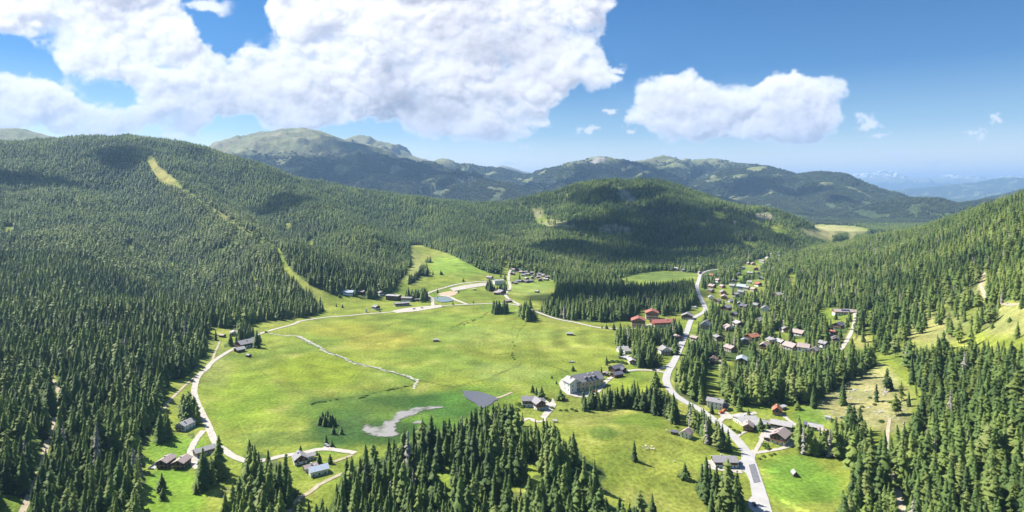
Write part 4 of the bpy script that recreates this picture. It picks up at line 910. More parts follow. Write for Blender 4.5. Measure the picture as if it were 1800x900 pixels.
for k in range(3):
    y = -5.5 + 4.4 * k
    d = MB().prof([(-1.3, 0), (1.3, 0), (1.3, 1.3), (0, 2.1), (-1.3, 1.3)], 0, 2.6)
    for sx in (-1,):
        xf = Matrix.Translation((sx * 4.9, y, 9.0)) @ Matrix.Rotation(R(90 if sx > 0 else -90), 4, 'Z')
        xf = Matrix.Translation((-5.2, y, 8.8)) @ Matrix.Rotation(R(-90), 4, 'Z')
        dm = MB().prof([(-1.2, 0), (1.2, 0), (1.2, 1.3), (0, 2.0), (-1.2, 1.3)], -0.2, 3.0).build('dormer', WALL['wood'], inn, xf)
        MB().chevron(1.7, 1.15, 2.15, 0.18, -0.6, 3.3).build('dormer_roof', ROOF['dark'], dm, xf)
        MB().box(-0.6, -0.27, 0.3, 0.6, -0.21, 1.2).build('pane', M['glass'], dm, xf)
house('house', 1048, 672, 'grey roofed annex standing behind the right end of the inn', 'house', [B(Wd=7.5, L=9, E=4.2, roof='grey', lower='grey', upper='wood', balcony=False)], 40)
house('shed', 1064.5, 660, 'small square shed beside the lane above the inn', 'shed', [B(Wd=5, L=5.5, E=2.8, roof='mauve', lower='grey', upper='wood', chim=0, balcony=False, oh=0.5)], -30)
house('barn', 1083, 652, 'upper of two dark roofed barns on the inn lane', 'barn', [B(Wd=9.5, L=14, E=4.4, roof='dark', lower='wood', upper='wood', balcony=False, chim=0), B(6, 3, 90, 6, 6, 3.6, 'dark', 'wood', 'wood', chim=0, balcony=False, door=False)], -52)
house('barn', 1084, 662, 'lower of two dark roofed barns on the inn lane', 'barn', [B(Wd=7.5, L=11, E=3.4, roof='dark', lower='wood', upper='wood', balcony=False, chim=0)], -58)
house('house', 1094, 618, 'pale roofed house at the corner of the dark wood beside the meadow', 'house', [B(Wd=9, L=12, E=4.2, roof='pale', lower='white', upper='white', balcony=False), B(8, 3, 0, 6, 8, 3.6, 'pale', 'white', 'white', balcony=False, chim=0, door=False)], -80)
house('shed', 1101, 631, 'low shed with rounded pale roof below the wood corner', 'shed', [B(Wd=8, L=8, E=2.8, roof='pale', lower='grey', upper='grey', chim=0, balcony=False)], 40)
house('cottage', 1110, 638, 'narrow cottage with pale roof and brown gable beside the low shed', 'cottage', [B(Wd=6.5, L=10, E=3.6, roof='pale', lower='white', upper='lightwood', balcony=False)], 4)
house('villa', 1168, 622, 'white villa with dark grey hipped gable near the road fork', 'villa', [B(Wd=11, L=11, E=5.6, roof='grey', lower='white', upper='white', pitch=32), B(7.5, 4, 90, 7, 8, 4.4, 'grey', 'white', 'white', chim=0, door=False, balcony=False)], 8)
house('cottage', 1191, 597, 'pinkish roofed cottage hidden by trees beside the road', 'cottage', [B(Wd=9, L=9, E=4, roof='mauve', lower='white', upper='lightwood')], 12)
house('shed', 1190, 611, 'small grey roadside shed under a spruce', 'shed', [B(Wd=5, L=7, E=2.6, roof='grey', lower='grey', upper='grey', chim=0, balcony=False, oh=0.5)], -20)
for px, py, r_, lb in ((1122, 574, -10, 'left of two red roofed guest houses with stacked balconies'), (1146, 560, -10, 'upper red roofed guest house with stacked balconies')):
    rt, p = house('guest_house', px, py, lb, 'guest house', [B(Wd=14, L=13, E=8.2, roof='red', lower='white', upper='lightwood', split=0.62, detail=1)], r_)
    MB().box(-7, -8.0, 2.3, 7, -6.66, 2.5).box(-7, -8.0, 2.6, 7, -7.9, 3.4).build('balcony', WALL['red'], rt)
house('guest_house', 1165, 573, 'long low red roofed guest house on the right', 'guest house', [B(Wd=11, L=26, E=5.4, roof='red', lower='white', upper='red', balcony=False, detail=1)], -78)
house('house', 1208, 560, 'broad dark timber house with grey roof at the road', 'house', [B(Wd=16, L=13, E=5, roof='grey', lower='white', upper='wood', detail=1)], -20)
house('house', 1241, 577, 'tall steep grey roofed house in trees right of the road', 'house', [B(Wd=13, L=15, E=6, roof='grey', lower='grey', upper='grey', pitch=38, detail=1)], -28)
house('house', 1258, 716, 'white two storey house with grey roof above the valley road', 'house', [B(Wd=9.5, L=15, E=6.6, roof='grey', lower='white', upper='white', split=0.5, balcony=False), B(2, -9.2, 90, 5, 6, 3.0, 'dark', 'white', 'wood', chim=0, door=False, balcony=False)], 58)
house('house', 1311, 742, 'wide flat light grey roofed house behind the brown chalet', 'house', [B(Wd=14, L=18, E=3.8, roof='pale', lower='white', upper='white', pitch=10, balcony=False), B(11, 4, 0, 11, 15, 3.2, 'pale', 'grey', 'grey', pitch=9, chim=0, door=False, balcony=False)], -75)
house('chalet', 1315, 755, 'small brown chalet with pink roof in front of the flat roof', 'chalet', [B(Wd=8, L=10, E=4.2, roof='mauve', lower='wood', upper='lightwood', pitch=30)], -22)
house('cottage', 1366, 727, 'bright red roofed cottage with dark gable', 'cottage', [B(Wd=8, L=10, E=4.2, roof='orange', lower='grey', upper='wood', pitch=38)], -24)
house('shed', 1375, 719, 'pale roofed lean-to behind the bright red roof', 'shed', [B(Wd=4, L=7, E=2.6, roof='pale', lower='grey', upper='grey', pitch=10, chim=0, balcony=False)], -60)
house('barn', 1374, 752, 'big pale roofed barn above the large chalet', 'barn', [B(Wd=12, L=17, E=4.2, roof='pale', lower='grey', upper='wood', pitch=18, balcony=False, chim=0)], 58)
big, bp_ = house('chalet', 1372, 776, 'large chalet with red brown roof and solar panels above the field', 'chalet', [B(Wd=12, L=16, E=6.4, roof='mauve', lower='white', upper='wood', pitch=28, split=0.45), B(-7.8, -3.6, 0, 7, 8, 2.8, 'pale', 'wood', 'wood', pitch=8, chim=0, door=False, balcony=False)], -42)
house('cottage', 1344, 748, 'small grey cottage between two garden spruces', 'cottage', [B(Wd=6.5, L=7, E=3.2, roof='grey', lower='grey', upper='wood', balcony=False)], 60)
house('hut', 1456, 737, 'tiny white roofed hut on the bare brown slope', 'hut', [B(Wd=3.5, L=5, E=2.2, roof='pale', lower='white', upper='white', chim=0, balcony=False, oh=0.3)], 50)
house('shed', 1425, 751, 'dark shed at the end of the lane behind the spruce block', 'shed', [B(Wd=6, L=10, E=2.8, roof='dark', lower='wood', upper='wood', chim=0, balcony=False)], 62)
house('shed', 1434, 755, 'pale roofed shed in the middle of the row behind the spruce block', 'shed', [B(Wd=7, L=11, E=3.2, roof='pale', lower='grey', upper='wood', chim=0, balcony=False)], 58)
house('shed', 1448, 761, 'rightmost of the low sheds behind the spruce block', 'shed', [B(Wd=5, L=6, E=2.6, roof='mauve', lower='white', upper='wood', chim=0, balcony=False)], 20)
barn, bb = house('barn', 1273, 817, 'long grey roofed barn with white walls by the paved junction', 'barn', [B(Wd=11, L=17, E=4.4, roof='grey', lower='white', upper='wood', pitch=20, balcony=False), ], 88)
house('house', 1207, 768, 'small white gabled house with pink roof at the meadow rim', 'house', [B(Wd=7.5, L=9, E=4.2, roof='mauve', lower='white', upper='white', pitch=34, balcony=False)], -38)
house('shed', 1186, 763, 'dark open shelter in bushes left of the white gabled house', 'shed', [B(Wd=4, L=6, E=2.2, roof='dark', lower='wood', upper='wood', chim=0, balcony=False, oh=0.5)], 70)
house('hay_hut', 1397, 836, 'dark hay hut with steep pale roof alone in the bright green field', 'hay hut', [B(Wd=3.6, L=4.6, E=1.8, roof='pale', lower='wood', upper='wood', pitch=45, chim=0, balcony=False, oh=0.4)], -4)
house('hay_hut', 766, 600, 'little pale roofed hay hut in the middle of the meadow', 'hay hut', [B(Wd=4, L=6.5, E=2.2, roof='pale', lower='lightwood', upper='lightwood', chim=0, balcony=False, oh=0.4)], -80)
house('hay_hut', 1002, 589, 'white roofed hay hut on the striped east meadow', 'hay hut', [B(Wd=5, L=9, E=2.4, roof='pale', lower='lightwood', upper='lightwood', chim=0, balcony=False, oh=0.4)], 85)
house('hay_hut', 1005, 637, 'low white trough shed in the grass behind the inn', 'hay hut', [B(Wd=2.4, L=6, E=0.9, roof='pale', lower='grey', upper='grey', pitch=8, chim=0, balcony=False, oh=0.2, door=False)], 85)
house('hay_hut', 944, 514, 'pale hay hut in the round meadow below the hamlet', 'hay hut', [B(Wd=6, L=7, E=2.6, roof='pale', lower='wood', upper='wood', chim=0, balcony=False, oh=0.4)], 60)
house('hay_hut', 976, 743, 'white little shed at the top edge of the bottom wood', 'hay hut', [B(Wd=3, L=4, E=2, roof='pale', lower='white', upper='white', chim=0, balcony=False, oh=0.3)], 70)
house('hay_hut', 1220, 542, 'white hut on the dark meadow by the upper road', 'hay hut', [B(Wd=5, L=7, E=2.6, roof='pale', lower='white', upper='white', chim=0, balcony=False, oh=0.4)], 60)
house('hay_hut', 834, 510, 'tiny grey hut on the strip between reservoir and hamlet road', 'hay hut', [B(Wd=3.5, L=5, E=2, roof='pale', lower='lightwood', upper='lightwood', chim=0, balcony=False, oh=0.4)], 60)
# sports centre and neighbours
house('sports_hall', 692, 527, 'long dark timber block of the sports centre with flat pale roof', 'hall', [B(Wd=13, L=24, E=8, roof='pale', lower='wood', upper='wood', pitch=8, balcony=False, detail=1)], 72)
house('sports_hall', 706, 537, 'low front wing of the sports centre with grey roof', 'hall', [B(Wd=11, L=24, E=4.5, roof='grey', lower='grey', upper='wood', pitch=10, balcony=False, detail=1)], -66)
house('sports_hall', 716, 529, 'middle wing of the sports centre with grey roof', 'hall', [B(Wd=12, L=18, E=6, roof='grey', lower='white', upper='wood', pitch=10, balcony=False, detail=1)], 80)
house('gallery', 733, 529, 'bent covered walkway leading right from the sports centre', 'walkway', [B(Wd=3.5, L=16, E=3.2, roof='pale', lower='wood', upper='wood', pitch=8, balcony=False, chim=0, oh=0.4, door=False), ], -70)
house('barn', 661, 544, 'square grey barn between the road and the pasture', 'barn', [B(Wd=9, L=9, E=5, roof='grey', lower='white', upper='wood', balcony=False, chim=0)], 50)
house('house', 613, 517, 'blue grey roofed house at the foot of the ski run', 'house', [B(Wd=12, L=17, E=4, roof='blue', lower='white', upper='wood', balcony=False)], 88)
house('cottage', 636, 516, 'brown cottage under the first trees right of the blue roof', 'cottage', [B(Wd=8, L=10, E=4, roof='mauve', lower='wood', upper='wood', balcony=False)], 70)
house('cottage', 670, 518, 'grey cottage half sunk in the forest foot left of the sports centre', 'cottage', [B(Wd=9, L=9, E=4.2, roof='grey', lower='white', upper='wood', balcony=False)], 30)
house('kiosk', 644, 549, 'narrow white ticket tower beside the meadow road', 'kiosk', [B(Wd=3, L=3, E=5.2, roof='pale', lower='white', upper='white', pitch=6, chim=0, balcony=False, oh=0.1)], 10)
house('hotel', 876, 500, 'white hotel with flat pale roof at the end of the service road', 'hotel', [B(Wd=14, L=20, E=9, roof='pale', lower='white', upper='white', pitch=10, balcony=False, detail=1), B(-13, 0, 0, 8, 12, 6, 'grey', 'wood', 'wood', chim=0, door=False, balcony=False)], -70)
house('farmhouse', 881, 517, 'dark gabled farmhouse in front of the white hotel', 'farmhouse', [B(Wd=13, L=14, E=5, roof='grey', lower='white', upper='wood', detail=1), B(-8, 2, 30, 8, 9, 4, 'mauve', 'wood', 'wood', chim=0, door=False, balcony=False)], 35)
house('shed', 893, 531, 'low pink roofed shed at the hamlet road junction', 'shed', [B(Wd=7, L=12, E=2.8, roof='mauve', lower='wood', upper='wood', chim=0, balcony=False)], -60)
house('farmhouse', 861, 490, 'pink roofed house left of the white hotel', 'farmhouse', [B(Wd=10, L=12, E=4, roof='mauve', lower='white', upper='wood', balcony=False)], 60)
huts = [(903,476),(912,476),(916,480),(923,480),(901,483),(920,485),(935,481),(948,484),(956,486),(962,489),(926,491),(936,490),(946,489),(921,496),(927,497),(934,496),(950,494),(960,493),(905,499),(912,496),(941,485),(928,484)]
rr = random.Random(5)
rname = {'mauve': 'pinkish', 'grey': 'grey', 'pale': 'pale', 'dark': 'dark'}
for i, (px, py) in enumerate(huts):
    rf = rr.choice(['mauve', 'grey', 'grey', 'pale', 'mauve', 'dark']); 
    row = 'back row under the forest' if py < 484 else ('middle row' if py < 493 else 'front row facing the round meadow')
    house('hut', px, py, f'{rname[rf]} roofed wooden hut in the {row} of the hamlet', 'hut',
          [B(Wd=rr.uniform(6.5, 9), L=rr.uniform(7, 10), E=rr.uniform(3, 4), roof=rf, lower=rr.choice(['wood', 'lightwood', 'white']), upper='wood', balcony=False, chim=rr.choice((0, 1)))], rr.uniform(-80, 80), group=f'{rname[rf]} roofed huts, {row}')
# the scattered settlement on the east side
SET = [(1252,506,'mauve',12,'beige gabled house at the top left of the settlement'),(1250,514,'grey',9,'small grey house below the beige gabled house'),(1270,506,'mauve',9,'pinkish roofed house right of the beige gable'),(1271,517,'grey',12,'grey roofed white house in the upper cluster'),
 (1273,525,'mauve',12,'pink roofed house under the grey roofed white house'),(1250,526,'pale',11,'pale roofed house beside the upper road bend'),(1287,505,'pale',9,'pale roofed cabin behind the upper cluster'),(1304,507,'blue',15,'long bluish roofed house in the upper settlement'),
 (1303,517,'grey',10,'grey roofed house under the long bluish roof'),(1333,503,'red',11,'red roofed house at the upper forest edge'),(1318,499,'pale',8,'tiny pale cabin left of the upper red roof'),(1338,492,'pale',9,'pale cabin above the upper red roof'),
 (1299,484,'dark',9,'dark roofed house over the small green clearing'),(1319,482,'pale',10,'white house left of the orange roofs'),(1329,475,'orange',12,'orange roofed house high up the valley'),(1324,466,'mauve',12,'pink roofed house near the head of the settlement'),
 (1315,465,'pale',10,'pale house left of the pink roof near the settlement head'),(1340,461,'mauve',12,'pinkish house at the forest tongue'),(1349,456,'pale',11,'farthest pale house where the valley narrows'),(1335,483,'pale',8,'small white cabin below the orange roof'),
 (1251,487,'orange',9,'lone orange roofed house by the dark wood'),(1367,521,'pale',14,'pale roofed house alone in the slope forest'),(1277,544,'grey',14,'broad grey roof among trees in mid settlement'),(1308,542,'dark',10,'dark roofed cabin in dense trees'),
 (1329,540,'grey',9,'grey cabin between trees in mid settlement'),(1345,546,'grey',13,'large weathered grey roof under tall trees'),(1300,537,'pale',7,'tiny pale roof above the dark cabin'),(1281,580,'mauve',13,'pink roofed house right of the steep grey roof'),
 (1298,573,'pale',14,'long pale roof behind larches'),(1221,598,'mauve',8,'narrow pink roofed cabin close to the road'),(1284,617,'mauve',11,'brown house with red gable in the lower settlement'),(1322,597,'orange',14,'bright orange roofed house in the settlement centre'),
 (1309,603,'blue',8,'small bluish roof left of the bright orange house'),(1358,603,'grey',11,'grey roofed house between the orange house and the pink row'),(1404,589,'mauve',12,'steep pink roofed house above the pink pair'),(1390,613,'mauve',13,'left pink roofed chalet of the pair on the slope'),
 (1413,616,'mauve',13,'right pink roofed chalet of the pair on the slope'),(1431,620,'mauve',9,'small pinkish shed beside the chalet pair'),(1475,576,'dark',13,'dark timber house below the solar roof'),(1465,589,'red',8,'small red roofed cabin by the steep lane'),
 (1469,602,'mauve',9,'pink cabin by the bend of the steep lane'),(1304,637,'blue',12,'pale blue roofed house at the lower forest edge'),(1255,637,'brown',8,'brown cabin buried in light green trees'),
 (1189,475,'pale',12,'pale farm at the shaded far meadow'),(1200,477,'pale',8,'little white hut right of the pale farm'),(1230,482,'mauve',8,'hut at the end of the shaded meadow'),(1396,447,'mauve',12,'roof at the very tip of the right wooded spur'),(1372,452,'pale',11,'pale roof on the valley floor beyond the spur')]
SET += [(1262,496,'mauve',9,'pinkish cabin under the lone orange roof'),(1290,496,'grey',9,'grey cabin beside the small round green clearing'),(1312,509,'pale',9,'pale house under the long bluish roof'),(1325,512,'mauve',10,'pink house below the upper red roof'),(1293,521,'pale',9,'pale house in the gap below the blue roofs'),
 (1283,532,'mauve',9,'pink house below the upper cluster'),(1262,533,'grey',9,'grey house beside the valley road below the bend'),(1356,449,'grey',10,'grey roof among the farthest houses'),(1381,447,'mauve',10,'pinkish roof among the farthest houses'),(1366,446,'pale',9,'palest roof of the farthest houses'),
 (1343,467,'mauve',10,'pink roof right of the pinkish forest tongue house'),(1306,473,'grey',9,'grey roof above the white house at the orange roofs'),(1352,477,'grey',8,'grey cabin in the wood right of the orange house'),(1290,556,'grey',10,'grey cabin in thick wood above the long pale roof'),(1335,566,'pale',9,'pale cabin in the wood above the short lane'),
 (1262,598,'grey',10,'grey house in the lower wood left of the red gable'),(1343,612,'mauve',10,'pink cabin below the grey roof in the centre'),(1372,605,'pale',9,'pale shed between the centre and the pink pair'),(1380,583,'grey',9,'grey cabin at the end of the short lane'),(1448,610,'grey',9,'grey cabin left of the steep lane bend')]
for px, py, rf, w_, lb in SET:
    house('house', px, py, lb, 'house', [B(Wd=w_ * 0.85, L=w_ * rr.uniform(0.9, 1.2), E=rr.uniform(3.8, 5.2), roof=rf, lower=rr.choice(['white', 'white', 'lightwood', 'grey']), upper=rr.choice(['wood', 'lightwood', 'white']), pitch=rr.uniform(22, 34), detail=1 if py > 565 else 0)], rr.uniform(-60, 60))
sol, spp = house('farmhouse', 1482, 552, 'wide pink and blue solar roofed farmhouse at the top of the steep lane', 'farmhouse', [B(Wd=13, L=26, E=4.4, roof='mauve', lower='white', upper='lightwood', pitch=22, balcony=False, detail=1), B(0, -16, 0, 10, 8, 3.6, 'mauve', 'white', 'wood', chim=0, door=False, balcony=False)], 84)
def solar(root, W_, pitch, E, y0, y1, side, a0=0.2, a1=0.85):
    h = W_ / 2 * math.tan(R(pitch)); m = MB(); x0, x1 = side * W_ / 2 * a0, side * W_ / 2 * a1
    z = lambda x: E + h - abs(x) * math.tan(R(pitch)) + 0.08 + 0.36
    b = len(m.v); m.v += [(x0, y0, z(x0) + .06), (x1, y0, z(x1) + .06), (x1, y1, z(x1) + .06), (x0, y1, z(x0) + .06), (x0, y0, z(x0)), (x1, y0, z(x1)), (x1, y1, z(x1)), (x0, y1, z(x0))]
    m.f += [(b, b+1, b+2, b+3), (b+7, b+6, b+5, b+4), (b, b+4, b+5, b+1), (b+1, b+5, b+6, b+2), (b+2, b+6, b+7, b+3), (b+3, b+7, b+4, b)]
    return m.build('solar_panel', M['solar'], root)
solar(sol, 13, 22, 4.4, -8, 4, -1)
solar(big, 12, 28, 6.4, -4.5, -1.2, -1, 0.35, 0.8); solar(big, 12, 28, 6.4, 0.5, 3.2, -1, 0.35, 0.8).data.materials[0] = ROOF['red']
# deck of the left twin chalet
t1 = [o for o in col.objects if o.get('label', '').startswith('left of two matching')][0]
MB().box(-9.5, -8.2, -1.6, -4.3, 3.0, 0.25).box(-9.5, -8.2, 0.25, -9.4, 3, 1.2).box(-9.4, -8.2, 0.25, -4.3, -8.1, 1.2).build('deck', M['metal'], t1)
MB().box(-5.5, -9.8, -0.6, -1.5, -8.5, 2.9).build('bus_shelter', WALL['grey'], barn)

# ------------------------------------------------------------------ trees
def leaf_mat(name, dark, mid, light):
    m, nt, b = new_mat(name)
    oi = nt.nodes.new('ShaderNodeObjectInfo'); rp = nt.nodes.new('ShaderNodeValToRGB'); geo = nt.nodes.new('ShaderNodeNewGeometry')
    rp.color_ramp.elements[0].color = (*dark, 1); rp.color_ramp.elements[1].color = (*light, 1)
    e = rp.color_ramp.elements.new(0.55); e.color = (*mid, 1)
    big = nt.nodes.new('ShaderNodeTexNoise'); big.inputs['Scale'].default_value = 0.0075; big.inputs['Detail'].default_value = 5
    nt.links.new(oi.outputs['Location'], big.inputs['Vector'])
    a = nt.nodes.new('ShaderNodeMath'); a.operation = 'MULTIPLY_ADD'; a.inputs[1].default_value = 0.62
    nt.links.new(oi.outputs['Random'], a.inputs[0])
    a2 = nt.nodes.new('ShaderNodeMath'); a2.operation = 'MULTIPLY_ADD'; a2.inputs[1].default_value = 2.4; a2.inputs[2].default_value = -1.0
    nt.links.new(big.outputs['Fac'], a2.inputs[0]); nt.links.new(a2.outputs[0], a.inputs[2])
    nz = nt.nodes.new('ShaderNodeTexNoise'); nz.inputs['Scale'].default_value = 0.9; nz.inputs['Detail'].default_value = 3
    nt.links.new(geo.outputs['Position'], nz.inputs['Vector'])
    nt.links.new(a.outputs[0], rp.inputs[0])
    sc = nt.nodes.new('ShaderNodeVectorMath'); sc.operation = 'SCALE'
    v = nt.nodes.new('ShaderNodeMath'); v.operation = 'MULTIPLY_ADD'; v.inputs[1].default_value = 1.1; v.inputs[2].default_value = 0.45
    nt.links.new(nz.outputs['Fac'], v.inputs[0]); nt.links.new(rp.outputs[0], sc.inputs[0]); nt.links.new(v.outputs[0], sc.inputs['Scale'])
    nt.links.new(sc.outputs[0], b.inputs['Base Color']); setin(b, rough=0.65, spec=0.25)
    tr = nt.nodes.new('ShaderNodeBsdfTranslucent'); nt.links.new(sc.outputs[0], tr.inputs['Color'])
    mx = nt.nodes.new('ShaderNodeMixShader'); mx.inputs[0].default_value = 0.38
    out = nt.nodes['Material Output']
    nt.links.new(b.outputs[0], mx.inputs[1]); nt.links.new(tr.outputs[0], mx.inputs[2]); nt.links.new(mx.outputs[0], out.inputs['Surface'])
    return m
LEAF = leaf_mat('spruce needles', (0.058, 0.104, 0.028), (0.130, 0.205, 0.046), (0.26, 0.33, 0.070))
LEAF2 = leaf_mat('larch needles', (0.15, 0.20, 0.04), (0.21, 0.265, 0.065), (0.27, 0.31, 0.10))
LEAF_SHADED = leaf_mat('distant needles with painted self-shade', (0.038, 0.060, 0.026), (0.062, 0.088, 0.034), (0.10, 0.125, 0.045))  # darker albedo stands in for the self-shadow the low-poly groves lack
BARK = noise_mat('bark', (0.09, 0.065, 0.05), (0.20, 0.16, 0.13), 3.0, 0.95, detail=3)
H0 = 20.0
def crown_mesh(name, seed, layers, nb, rad, start, droop, mat, power=0.85, loose=0.15, up=0.0):
    r = random.Random(seed); V = []; Fc = []
    for i in range(layers):
        t = start + (1 - start) * (i + 0.3 + r.uniform(-.25, .25)) / layers
        z = t * H0; prof = (1 - (t - start) / (1 - start) * 0.97) ** power
        if t < start + 0.12: prof *= 0.82
        Rr = rad * H0 * prof * (1 + r.uniform(-loose, loose))
        n_ = max(4, int(nb * (0.6 + 0.5 * prof))); ph = r.uniform(0, 6.28)
        for k in range(n_):
            a = ph + 2 * math.pi * k / n_ + r.uniform(-.3, .3); L = Rr * (1 + r.uniform(-loose * 1.8, loose * 1.5))
            if L < 0.18: L = 0.18
            zz = z + r.uniform(-.3, .3); dr = droop * L * (1 + r.uniform(-.4, .4)); ca, sa = math.cos(a), math.sin(a)
            wd = (math.pi * L / n_) * 0.92 + 0.10; lift = 0.16 * L + 0.12
            P = lambda d, s, h: (ca * d - sa * s, sa * d + ca * s, zz + h)
            b = len(V)
            V += [P(0.02, 0, 0.35 + lift * 0.6 + up * L * 0.2), P(L * 0.55, 0, lift - dr * 0.45), P(L, 0, -dr), P(L * 0.6, wd, -dr * 0.85 - 0.25 * lift), P(L * 0.6, -wd, -dr * 0.85 - 0.25 * lift)]
            Fc += [(b, b + 3, b + 1), (b + 1, b + 3, b + 2), (b, b + 1, b + 4), (b + 1, b + 2, b + 4)]
    b = len(V); V += [(0.16, 0, H0 * 0.93), (-0.08, 0.14, H0 * 0.93), (-0.08, -0.14, H0 * 0.93), (0, 0, H0 * 1.02)]
    Fc += [(b, b + 1, b + 3), (b + 1, b + 2, b + 3), (b + 2, b, b + 3)]
    return mesh_np(name, V, Fc, mat)
def trunk_arrays(rad=0.28, top=0.9, n=6, bend=0.0):
    V = []; Fc = []
    lv = (-1.5, 0.0, H0 * 0.3, H0 * top)
    for j, z in enumerate(lv):
        rr_ = rad * (1.35, 1.15, 0.8, 0.12)[j]
        V += [(math.cos(2 * math.pi * k / n) * rr_ + bend * z / H0, math.sin(2 * math.pi * k / n) * rr_, z) for k in range(n)]
    for j in range(3):
        for k in range(n):
            a = j * n + k; b = j * n + (k + 1) % n; Fc += [(a, b, b + n), (a, b + n, a + n)]
    return V, Fc
TRUNK = mesh_np('trunk', *trunk_arrays(), BARK)
def limb_trunk(): 
    V, Fc = trunk_arrays(0.3)
    return mesh_np('trunk', V, Fc, BARK)
CROWNS = [crown_mesh('crown', 11, 26, 14, 0.185, 0.06, 0.36, LEAF, 0.72, 0.24), crown_mesh('crown', 12, 23, 13, 0.21, 0.09, 0.32, LEAF, 0.68, 0.28),
          crown_mesh('crown', 13, 28, 12, 0.155, 0.05, 0.45, LEAF, 0.65, 0.25), crown_mesh('crown', 14, 22, 13, 0.20, 0.14, 0.34, LEAF, 0.8, 0.3),
          crown_mesh('crown', 15, 16, 9, 0.20, 0.18, 0.18, LEAF2, 0.6, 0.4), crown_mesh('crown', 16, 15, 9, 0.17, 0.16, 0.16, LEAF2, 0.55, 0.45)]
def merged(crown, low=False):
    nv = len(crown.vertices); co = np.empty(nv * 3, np.float32); crown.vertices.foreach_get('co', co)
    nf = len(crown.polygons); vi = np.empty(nf * 3, np.int32); crown.loops.foreach_get('vertex_index', vi)
    tv, tf = trunk_arrays(n=4 if low else 6)
    V = np.concatenate([co.reshape(-1, 3), np.array(tv, np.float32)]); Fc = np.concatenate([vi.reshape(-1, 3), np.array(tf, np.int32) + nv])
    me = mesh_np('forest_tree', V, Fc, crown.materials[0]); me.materials.append(BARK)
    mi = np.zeros(len(Fc), np.int32); mi[nf:] = 1; me.polygons.foreach_set('material_index', mi)
    return me
LOW = [crown_mesh('crown', 31, 9, 7, 0.20, 0.04, 0.38, LEAF, 0.72, 0.28), crown_mesh('crown', 32, 8, 7, 0.235, 0.06, 0.34, LEAF, 0.7, 0.3), crown_mesh('crown', 33, 9, 6, 0.175, 0.04, 0.42, LEAF, 0.65, 0.3), crown_mesh('crown', 34, 8, 6, 0.21, 0.12, 0.2, LEAF2, 0.6, 0.4)]
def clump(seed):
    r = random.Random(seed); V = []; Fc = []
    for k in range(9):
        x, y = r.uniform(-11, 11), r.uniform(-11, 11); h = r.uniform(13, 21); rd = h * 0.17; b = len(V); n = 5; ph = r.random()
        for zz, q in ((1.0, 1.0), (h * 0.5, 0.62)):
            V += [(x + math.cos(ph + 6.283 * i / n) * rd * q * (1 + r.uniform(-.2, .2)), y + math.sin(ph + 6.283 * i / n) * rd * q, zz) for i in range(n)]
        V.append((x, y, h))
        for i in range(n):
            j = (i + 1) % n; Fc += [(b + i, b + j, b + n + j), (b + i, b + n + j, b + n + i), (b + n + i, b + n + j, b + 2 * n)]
    return mesh_np('grove', V, Fc, LEAF_SHADED)
PINE = crown_mesh('crown', 41, 15, 10, 0.185, 0.16, 0.15, LEAF, 0.5, 0.35, 0.3); PINE2 = crown_mesh('crown', 42, 14, 10, 0.20, 0.2, 0.12, LEAF2, 0.5, 0.35, 0.3)
GREYWOOD = noise_mat('dead grey needles', (0.20, 0.18, 0.15), (0.34, 0.31, 0.27), 2.0, 0.95)
SNAG = crown_mesh('crown', 43, 24, 8, 0.10, 0.10, 0.6, GREYWOOD, 0.6, 0.4)
RAG = crown_mesh('crown', 44, 17, 9, 0.19, 0.12, 0.45, LEAF, 0.65, 0.4); RAG2 = crown_mesh('crown', 45, 21, 8, 0.14, 0.08, 0.6, LEAF, 0.5, 0.45)
EXTRA = {13: PINE, 14: PINE2, 15: SNAG, 16: RAG, 17: RAG2}
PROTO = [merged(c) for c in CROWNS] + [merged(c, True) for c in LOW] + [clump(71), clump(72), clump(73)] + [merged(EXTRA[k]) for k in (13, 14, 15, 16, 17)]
proto_obj = [bpy.data.objects.new('forest_tree', m) for m in PROTO]      # sources of the forest, not linked to the scene

rng = np.random.default_rng(77)
def candidates(y0, y1, step):
    ys = np.arange(y0, y1, step); out = []
    for y in ys:
        w = 1.16 * y + 40
        xs = np.arange(-w, w, step); out.append(np.stack([xs, np.full(xs.shape, y)], -1))
    c = np.concatenate(out); c += rng.uniform(-0.48, 0.48, c.shape) * step
    return c
tiers = [candidates(235, 1150, 6.0), candidates(1150, 2200, 6.4), candidates(2200, 3900, 9.0), candidates(340, 1400, 5.6)]
C = np.concatenate(tiers); tier = np.concatenate([np.full(len(t), i) for i, t in enumerate(tiers)])
cz = ground_z(C[:, 0], C[:, 1])
hn = fbm(C[:, 0] / 160, C[:, 1] / 160, 3, 700)
hh = np.clip(19.0 * (1 + 0.35 * hn) + rng.normal(0, 4.2, len(C)), 7, 30)
hh *= 1 - 0.14 * sstep(700, 1300, C[:, 1])
px = 900 + F * C[:, 0] / C[:, 1]; py = HZ + (CAM_H - cz) * F / C[:, 1]; hp = hh * F / C[:, 1]
hh = hh * np.where((px > 900) & (px < 1240) & (py < 560), 0.95, 1.0)
d0 = dens_at(px, py); d1 = dens_at(px, py - hp * 0.45); d2 = dens_at(px, py - hp * 0.8)
thin = d0 * (1 - 0.75 * sstep(0.12, 0.45, fbm(C[:, 0] / 75, C[:, 1] / 75, 3, 715))) * (0.95 + 0.5 * np.minimum(fbm(C[:, 0] / 60, C[:, 1] / 60, 3, 710), 0.1))
onhid = bilin(horizon, C[:, 0] / C[:, 1], np.log(C[:, 1]))
lo_ = d0 < 0.16
keep = (d0 > 0) & ((d1 > 0.16) | lo_) & ((d2 > 0.16) | lo_) & (rng.random(len(C)) < thin)
